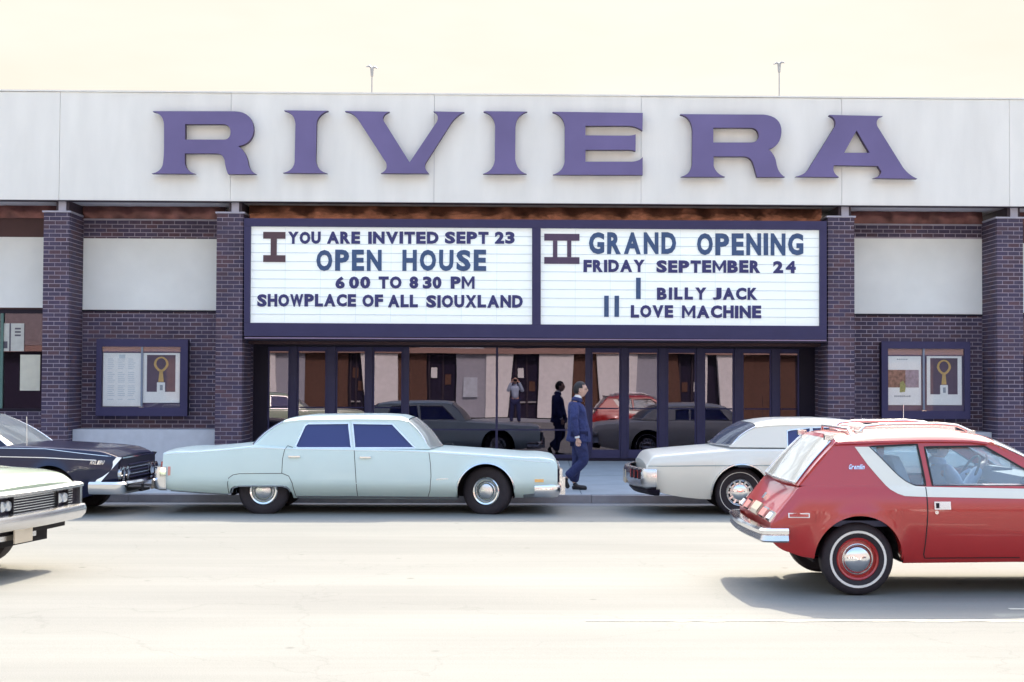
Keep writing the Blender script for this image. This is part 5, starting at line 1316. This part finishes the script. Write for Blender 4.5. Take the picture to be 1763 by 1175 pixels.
# put its far front corner where the picture has it
cs, sn = math.cos(rzf), math.sin(rzf); lx, ly = 2.02, .87
fc = (-4.36, 14.25); zgf = road_z(13.2)
fu.root.location = (fc[0]-(lx*cs-ly*sn), fc[1]-(lx*sn+ly*cs), zgf+.045)
zb = .925; hb = fu.W-.10
outer = [(-2.0, zb), (-1.5, 1.33), (-1.2, 1.36), (-.4, 1.355), (-.25, 1.33), (.25, zb)]
fu.gh(zb-.004, hb, [(-1.6, 1.32), (-1.2, 1.36), (-.4, 1.355), (-.25, 1.33)], -1.52, -.28, outer, [[(-1.5, zb+.02), (-1.35, 1.30), (-.85, 1.315), (-.85, zb+.02)], [(-.80, zb+.02), (-.80, 1.315), (-.35, 1.30), (.06, zb+.02)]], M['car_glass'], crown=.07, trim=M['alu'])
fu.screen(-.28, .26, zb, .2, 'windscreen', M['screen'], wid=.98); fu.screen(-1.52, -1.95, zb, .15, 'rear_window', M['car_glass'], wid=.96)
simple_interior(fu, -1.7, .2, zb-.25, zb, M['seat_dark'], .8, [(-.8, zb+.12)])
xf = 2.02
def frontrect(y0, y1, z0, z1, name, m_, o0, o1, parent=None):
    n_ = 8; rows = []
    f = lambda y: xf+.05*math.cos(min(1, abs(y)/1.0)*math.pi/2)
    mb = MB(); ysx = np.linspace(y0, y1, n_)
    P = [[(f(y)+o0, y, z0), (f(y)+o1, y, z0), (f(y)+o1, y, z1), (f(y)+o0, y, z1), (f(y)+o0, y, z0)] for y in ysx]
    mb.grid(P); mb.f.append((0, 1, 2, 3)); k = len(mb.v); mb.f.append((k-5, k-4, k-3, k-2)); mb.m += [0, 0]
    return mb.build(name, m_, parent or fu.root)
lp = fu
plf = plan_path(xf+.045, fu.W-.06, .20, .13, 1, bow=.05)
fu.bar(plf, [(-.05, .775), (.02, .77), (.045, .755), (.045, .73), (.0, .715), (-.04, .72)], 'grille_surround_top', M['chrome_dull'])
fu.bar(plf, [(-.04, .565), (.01, .565), (.06, .55), (.075, .51), (.065, .46), (.03, .42), (-.05, .41)], 'front_bumper', M['chrome_dull'])
for sg in (-1, 1):
    fu.bar([p for p in plf if p[1]*sg > .80], [(-.05, .72), (.03, .72), (.03, .56), (-.05, .56)], 'bumper_end', M['chrome_dull'])
gb = frontrect(-.82, .82, .565, .72, 'grille', M['frame_dark'], -.02, .0)
for i in range(6):
    frontrect(-.385, .385, .578+i*.024, .587+i*.024, 'grille_bar', M['alu'], .002, .018, gb)
for sg in (-1, 1):
    for i in range(6):
        a_, b_ = sorted((sg*.61, sg*.74)); frontrect(a_, b_, .578+i*.024, .587+i*.024, 'grille_bar', M['alu'], .002, .018, gb)
    a_, b_ = sorted((sg*.387, sg*.40)); frontrect(a_, b_, .568, .718, 'grille_divider', M['under'], .0, .04, gb)
    a_, b_ = sorted((sg*.585, sg*.605)); frontrect(a_, b_, .568, .718, 'grille_divider', M['under'], .0, .04, gb)
    for yy in (.447, .545):
        MB().lathe([(.044, .02), (.050, .08), (.044, .09), (0, .10)], (xf-.02, sg*yy, .642), 'x', 20).build('headlight', M['lamp'], fu.root, smooth=40)
frontrect(-.66, .66, .36, .41, 'front_valance', M['under'], -.15, -.02)
frontrect(-.62, .02, .33, .375, 'lower_brace', M['chrome_dull'], -.04, .02)
MB().box(xf+.10, xf+.115, -.42, -.12, .30, .44).build('licence_plate', M['plate'], fu.root)
MB().box(xf-.5, xf-.12, -.55, .55, .24, .36).build('radiator_support', M['under'], fu.root)
fu.wheel(1.08, .295, .345, 'olds', yo=.16); fu.wheel(-1.97, .295, .345, 'olds', yo=.16)

# ================================================================== people
M['skin'] = mat('skin', (.60, .38, .30), .55, var=.05)
M['hair'] = mat('dark_hair', (.010, .007, .010), .55, var=.3, scale=40, bump=.6, bscale=80)
M['suit'] = mat('navy_suit_cloth', (.030, .040, .14), .85, var=.25, scale=9, bump=1, bscale=9, bdist=.06)
M['trouser'] = mat('navy_trouser_cloth', (.024, .030, .105), .85, var=.25, scale=9, bump=1, bscale=8, bdist=.06)
M['shirt'] = mat('white_shirt', (.78, .80, .84), .8)
M['blue_shirt'] = mat('pale_blue_shirt', (.45, .55, .72), .85, var=.1, scale=10, bump=.4, bscale=20)
M['shoe'] = mat('black_shoe', (.015, .012, .016), .35)
def skinned(name, verts, edges, m_, parent=None, sub=2, loc=(0, 0, 0), rz=0, extra=None, scale=1.0):
    """verts: (x,y,z,rx,ry); first vertex is the root"""
    me = bpy.data.meshes.new(name); me.from_pydata([v[:3] for v in verts], edges, [])
    o = bpy.data.objects.new(name, me); COL.objects.link(o)
    md = o.modifiers.new('s', 'SKIN'); md.use_smooth_shade = True; md.branch_smoothing = .6
    for i, v in enumerate(verts):
        sv = me.skin_vertices[0].data[i]; sv.radius = (v[3], v[4]); sv.use_root = (i == 0)
    # every loose island needs a root
    adj = {i: set() for i in range(len(verts))}
    for a, b in edges: adj[a].add(b); adj[b].add(a)
    seen = set()
    for i in range(len(verts)):
        if i in seen: continue
        me.skin_vertices[0].data[i].use_root = True; st = [i]
        while st:
            q = st.pop()
            if q in seen: continue
            seen.add(q); st += list(adj[q])
    sd = o.modifiers.new('d', 'SUBSURF'); sd.levels = sub; sd.render_levels = sub
    bpy.context.view_layer.update()
    me2 = bpy.data.meshes.new_from_object(o.evaluated_get(bpy.context.evaluated_depsgraph_get()))
    bpy.data.objects.remove(o)
    mb = MB(); mb.add([v.co*scale for v in me2.vertices], [tuple(p.vertices) for p in me2.polygons])
    if extra:
        for (vs, fs) in extra: mb.add([Vector(v)*scale for v in vs], fs)
    ob = mb.build(name, m_, parent, smooth=80, recalc=False)
    if not parent: ob.location = loc; ob.rotation_euler = (0, 0, rz)
    return ob
def chain(V, E, pts, start=None):
    """append a chain of (x,y,z,rx[,ry])"""
    prev = start
    for p in pts:
        V.append(tuple(p) if len(p) == 5 else tuple(p)+(p[3],)); i = len(V)-1
        if prev is not None: E.append((prev, i))
        prev = i
    return prev
def head_geo(c, face=0, hair=False, tilt=0):
    """head looking along +x turned by face; returns verts, faces"""
    n, m_ = 30, 22; vs = []; fs = []
    rz_ = Matrix.Rotation(face, 3, 'Z') @ Matrix.Rotation(tilt, 3, 'Y')
    def P(th, ph):
        x = math.sin(ph)*math.cos(th); y = math.sin(ph)*math.sin(th); z = math.cos(ph)
        X = .108*x; Y = .082*y; Z = .126*z
        if z < 0: Y *= 1-.35*z*z; X *= 1-(.30*z*z if x < 0 else .02)
        fr = max(0, x)**2
        def gb(cy, cz, sy, sz, a): return a*math.exp(-((y-cy)/sy)**2-((z-cz)/sz)**2)*fr
        X += gb(0, -.12, .16, .20, .026)+gb(0, -.86, .35, .22, .020)+gb(0, .22, .7, .16, .006)+gb(0, -.50, .35, .10, .008)
        X -= gb(.38, .04, .20, .14, .010)+gb(-.38, .04, .20, .14, .010)+gb(0, -.64, .4, .06, .006)
        if hair: 
            X *= 1.07; Y *= 1.10; Z = Z*1.06+.003
        return rz_ @ Vector((X, Y, Z))+Vector(c)
    for i in range(m_+1):
        for j in range(n): vs.append(P(2*math.pi*j/n, math.pi*i/m_))
    for i in range(m_):
        for j in range(n):
            th = 2*math.pi*(j+.5)/n; ph = math.pi*(i+.5)/m_; x = math.sin(ph)*math.cos(th); z = math.cos(ph); y = abs(math.sin(ph)*math.sin(th))
            if hair and not ((z > .52 and x < .62) or (x < -.02+.3*(z > .1) and z > -.50 and not (y > .8 and z < -.25 and x > -.3))): continue
            fs.append((i*n+j, i*n+(j+1) % n, (i+1)*n+(j+1) % n, (i+1)*n+j))
    return vs, fs
def ear(c, sg, face):
    mb = MB(); rz_ = Matrix.Rotation(face, 3, 'Z')
    pr = [Vector((-.006+.014*math.cos(a), sg*(.078+.010*(math.cos(a) < 0)), -.008+.030*math.sin(a))) for a in np.linspace(0, 2*math.pi, 13)]
    mb.tube([Vector(c)+rz_ @ p for p in pr], .007, 6); mb.add([Vector(c)+rz_ @ p for p in pr[:-1]], [tuple(range(12))]); return mb.v, mb.f
def hand(V, E, w_, d, side, curl=.5, s=1.0):
    """fingers from the wrist w_ along direction d; side = thumb direction"""
    w_ = Vector(w_); d = Vector(d).normalized(); t = Vector(side).normalized(); nrm = d.cross(t).normalized()
    for k in range(4):
        off = (k-1.5)*.020*-1; L_ = [.062, .074, .068, .052][k]*s
        b = w_+d*.075*s+t*off*s; p1 = b+d*L_*.5+nrm*.008*curl; p2 = b+d*L_*(1-.25*curl)+nrm*.045*curl*s
        chain(V, E, [(*(w_+d*.045*s+t*off*.8*s), .010), (*b, .0105), (*p1, .0095), (*p2, .0078)])
    b = w_+d*.03*s+t*.03*s; chain(V, E, [(*(w_+d*.02*s), .011), (*b, .012), (*(b+d*.035*s+t*.018*s), .0105), (*(b+d*.060*s+t*.016*s+nrm*.012), .0085)])

def person(label, loc, rz, pose, scale=1.0, top='suit', bottom='trouser', face=0, glasses=True, jacket_hem=True, headtilt=0):
    p = pose; V = []; E = []
    pel = p['pelvis']; che = p['chest']; nk = p['neck']; hd = p['head']
    chain(V, E, [(*pel, .11, .14)]); a = chain(V, E, [(*((Vector(pel)+Vector(che))/2), .10, .13), (che[0], che[1], che[2]-.03, .10, .10)], 0); nb = chain(V, E, [(*nk, .055), (*((Vector(nk)+Vector(hd))/2), .052), (hd[0]-.01, hd[1], hd[2]-.02, .055)], a)
    for sd in ('n', 'f'):
        sh, el, wr = p['sh'+sd], p['el'+sd], p['wr'+sd]; hdv = p['hd'+sd]
        k = chain(V, E, [(sh[0], sh[1]*.94, sh[2]-.03, .045), (*el, .040), (*((Vector(el)+Vector(wr))/2), .036), (*wr, .026), (*(Vector(wr)+Vector(hdv)*.05), .030, .020), (*(Vector(wr)+Vector(hdv)*.085), .034, .017)], a)
        hp, kn, an = p['hip'+sd], p['kn'+sd], p['an'+sd]
        chain(V, E, [(*hp, .085), (*kn, .058), (*((Vector(kn)*.6+Vector(an)*.4)), .055), (*an, .038)], 0)
        hand(V, E, wr, hdv, p['th'+sd], p.get('curl', .5))
    extra = [head_geo(hd, face, False, headtilt), ear(hd, 1, face), ear(hd, -1, face)]
    body = skinned('person', V, E, M['skin'], None, 2, loc, rz, extra, scale)
    tag(body, label, 'person')
    sc_ = scale
    vs, fs = head_geo(hd, face, True, headtilt); hm_ = MB().add([v*sc_ for v in vs], fs).build('hair', M['hair'], body, smooth=80, recalc=False)
    # eyes and mouth
    fr = Matrix.Rotation(face, 3, 'Z')
    for sg in (-1, 1):
        c = Vector(hd)+fr @ Vector((.090, sg*.030, .006)); MB().lathe([(0, -.010), (.008, -.006), (.011, 0), (.008, .006), (0, .010)], c*sc_, 'x', 10, rot=fr).build('eye', M['under'], body, smooth=60)
        c = [Vector(hd)+fr @ Vector(q) for q in ((.098, sg*.012, .026), (.100, sg*.030, .031), (.088, sg*.052, .027))]
        MB().tube([q*sc_ for q in c], .0035*sc_, 5).build('eyebrow', M['hair'], body)
    q = [(Vector(hd)+fr @ Vector(k)) for k in ((.088, -.022, -.060), (.099, 0, -.059), (.088, .022, -.060))]
    MB().tube([k*sc_ for k in q], .0035*sc_, 5).build('mouth', mat('lips', (.30, .11, .10), .5) if 'lips' not in bpy.data.materials else bpy.data.materials['lips'], body)
    if glasses:
        mb = MB()
        for sg in (-1, 1):
            ring = [Vector(hd)+fr @ Vector((.108, sg*.033+.022*math.cos(a), .004+.017*math.sin(a))) for a in np.linspace(0, 2*math.pi, 15)]
            mb.tube([k*sc_ for k in ring], .0022, 5); mb.tube([(Vector(hd)+fr @ Vector((.108, sg*.055, .008)))*sc_, (Vector(hd)+fr @ Vector((-.005, sg*.080, .008)))*sc_], .0022, 5)
        mb.tube([(Vector(hd)+fr @ Vector((.109, -.011, .006)))*sc_, (Vector(hd)+fr @ Vector((.109, .011, .006)))*sc_], .0022, 5)
        mb.build('glasses', M['under'], body)
    # upper garment
    V = []; E = []
    chain(V, E, [(*che, .190, .225)])
    mid = (Vector(pel)*.55+Vector(che)*.45)
    if p.get('hem'):
        chain(V, E, [(*mid, .190, .200), (pel[0]+.01, pel[1], pel[2]-.02, .205, .210), (*p['hem'], .215, .225), (p['hem'][0], p['hem'][1], p['hem'][2]-.03, .205, .215)], 0)
    else: chain(V, E, [(*mid, .140, .175), (*pel, .145, .18)], 0)
    nkb = chain(V, E, [(nk[0]-.008, nk[1], nk[2]-.06, .125, .150), (nk[0]-.004, nk[1], nk[2]+.012, .074, .078), (nk[0]-.002, nk[1], nk[2]+.03, .066, .070)], 0)
    for sd in ('n', 'f'):
        sh, el, wr = p['sh'+sd], p['el'+sd], p['wr'+sd]
        wr2 = Vector(el)+(Vector(wr)-Vector(el))*(.93)
        chain(V, E, [(*sh, .098), (*((Vector(sh)+Vector(el))/2), .080), (*el, .068), (*((Vector(el)+Vector(wr))/2), .060), (*wr2, .052)], 0)
    skinned('jacket' if top == 'suit' else 'shirt', V, E, M[top], body, 2, scale=scale)
    if top == 'suit':
        c = Vector(nk); MB().lathe([(.060, -.02), (.056, .018), (.051, .034)], (c+Vector((.012, 0, .022)))*sc_, 'z', 16, caps=False).build('shirt_collar', M['shirt'], body, smooth=60)
        mb = MB().add([Vector(k)*sc_ for k in ((c.x+.075, -.028, c.z+.02), (c.x+.075, .028, c.z+.02), (c.x+.148, 0, c.z-.16))], [(0, 1, 2)]); mb.build('shirt_front', M['shirt'], body)
        for sd in ('n', 'f'):
            el, wr = Vector(p['el'+sd]), Vector(p['wr'+sd]); d = (wr-el).normalized()
            MB().tube([(wr-d*.03)*sc_, (wr-d*.003)*sc_], .040*sc_, 12).build('shirt_cuff', M['shirt'], body, smooth=40)
    # trousers
    V = []; E = []
    chain(V, E, [(*pel, .140, .165)])
    for sd in ('n', 'f'):
        hp, kn, an = Vector(p['hip'+sd]), Vector(p['kn'+sd]), Vector(p['an'+sd])
        chain(V, E, [(*(hp+(kn-hp)*.10), .115, .10), (*((hp+kn)/2), .112, .10), (*kn, .092, .082), (*(kn*.5+an*.5), .084, .076), (*(an+(kn-an)*.04), .084, .074)], 0)
    skinned('trousers', V, E, M[bottom], body, 2, scale=scale)
    for sd in ('n', 'f'):
        if 'toe'+sd not in p: continue
        an, toe, heel = Vector(p['an'+sd]), Vector(p['toe'+sd]), Vector(p['heel'+sd])
        V = []; E = []; ax = (toe-heel).normalized()
        chain(V, E, [(*(heel+ax*.025), .036, .040), (*(heel+ax*.11+Vector((0, 0, .012))), .040, .045), (*(heel+(toe-heel)*.72), .032, .050), (*(toe-ax*.02), .020, .036)])
        chain(V, E, [(*(an+Vector((0, 0, .015))), .045)], 1)
        skinned('shoe', V, E, M['shoe'], body, 2, scale=scale)
    return body
px2 = lambda px: (px-993)*.0094
walkp = dict(pelvis=(px2(997), 0, .93), chest=(px2(990.5), 0, 1.30), neck=(px2(994), 0, 1.48), head=(px2(999), 0, 1.625), hem=(px2(996), 0, .80),
    shn=(px2(989), -.175, 1.40), eln=(px2(988), -.235, 1.10), wrn=(px2(993.5), -.225, .85), hdn=(.10, .05, -1), thn=(1, .15, .1),
    shf=(px2(990), .175, 1.40), elf=(px2(990), .235, 1.11), wrf=(px2(1003), .22, .87), hdf=(.25, 0, -1), thf=(1, -.15, .25),
    hipn=(px2(996), -.085, .90), knn=(px2(1006), -.09, .475), ann=(px2(974.5), -.09, .20), heeln=(px2(967), -.09, .19), toen=(px2(981), -.09, .022),
    hipf=(px2(997), .085, .90), knf=(px2(995), .09, .47), anf=(px2(988.5), .09, .10), heelf=(px2(982.5), .09, .035), toef=(px2(1014.5), .09, .028), curl=.6)
ym = 23.0
person('man in a navy suit and glasses striding right along the pavement', (UX(993, ym), ym, walk_z(ym)+.002), 0, walkp, 1.0)

# driver of the red hatchback
dy_ = YN_g = 12.08+.895+.36
dX = UX(1609, dy_)
dz0 = U(1609, 773, dy_)[1]
zg_ = gm.root.location.z
drv = dict(pelvis=(.02, 0, -.62), chest=(.03, 0, -.25), neck=(.02, 0, -.10), head=(.03, 0, .03),
    shn=(.05, -.17, -.17), eln=(.20, -.22, -.40), wrn=(.40, -.10, -.155), hdn=(.6, .35, .35), thn=(.2, .9, .2),
    shf=(.05, .17, -.17), elf=(.22, .22, -.38), wrf=(.42, .10, -.20), hdf=(.5, -.3, .4), thf=(.2, -.9, .2),
    hipn=(.04, -.09, -.62), knn=(.44, -.12, -.55), ann=(.75, -.12, -.80), hipf=(.04, .09, -.62), knf=(.44, .12, -.55), anf=(.75, .12, -.80), curl=1.2)
person('driver in a pale shirt holding the wheel of the red hatchback', (dX, dy_, dz0), 0, drv, 1.0, top='blue_shirt', glasses=False)

# the photographer, standing behind the camera and mirrored in the glass
pho = dict(pelvis=(-.02, 0, .96), chest=(0, 0, 1.34), neck=(.01, 0, 1.50), head=(.04, 0, 1.645),
    shn=(0, -.18, 1.42), eln=(.05, -.27, 1.25), wrn=(.15, -.13, 1.60), hdn=(.05, .3, .3), thn=(0, .3, -1),
    shf=(0, .18, 1.42), elf=(.05, .27, 1.25), wrf=(.15, .13, 1.60), hdf=(.05, -.3, .3), thf=(0, -.3, -1),
    hipn=(-.02, -.09, .93), knn=(.0, -.12, .50), ann=(-.03, -.14, .09), heeln=(-.09, -.14, .03), toen=(.17, -.15, .028),
    hipf=(-.02, .09, .93), knf=(.0, .12, .50), anf=(-.03, .14, .09), heelf=(-.09, .14, .03), toef=(.17, .15, .028), curl=.8)
person('photographer in a pale blue shirt seen only mirrored in the lobby glass', (0, -.33, 0.0), R(90), pho, 1.085, top='blue_shirt', glasses=False)
hc = empty('handheld_camera', (0, -.12, 1.79), 'small dark camera held up to the face of the mirrored photographer', 'camera')
MB().box(-.07, .07, -.025, .025, -.045, .045).build('camera_body', M['under'], hc)
MB().lathe([(.030, 0), (.030, .045), (.024, .05)], (0, .025, 0), 'y', 16).build('lens', M['under'], hc)
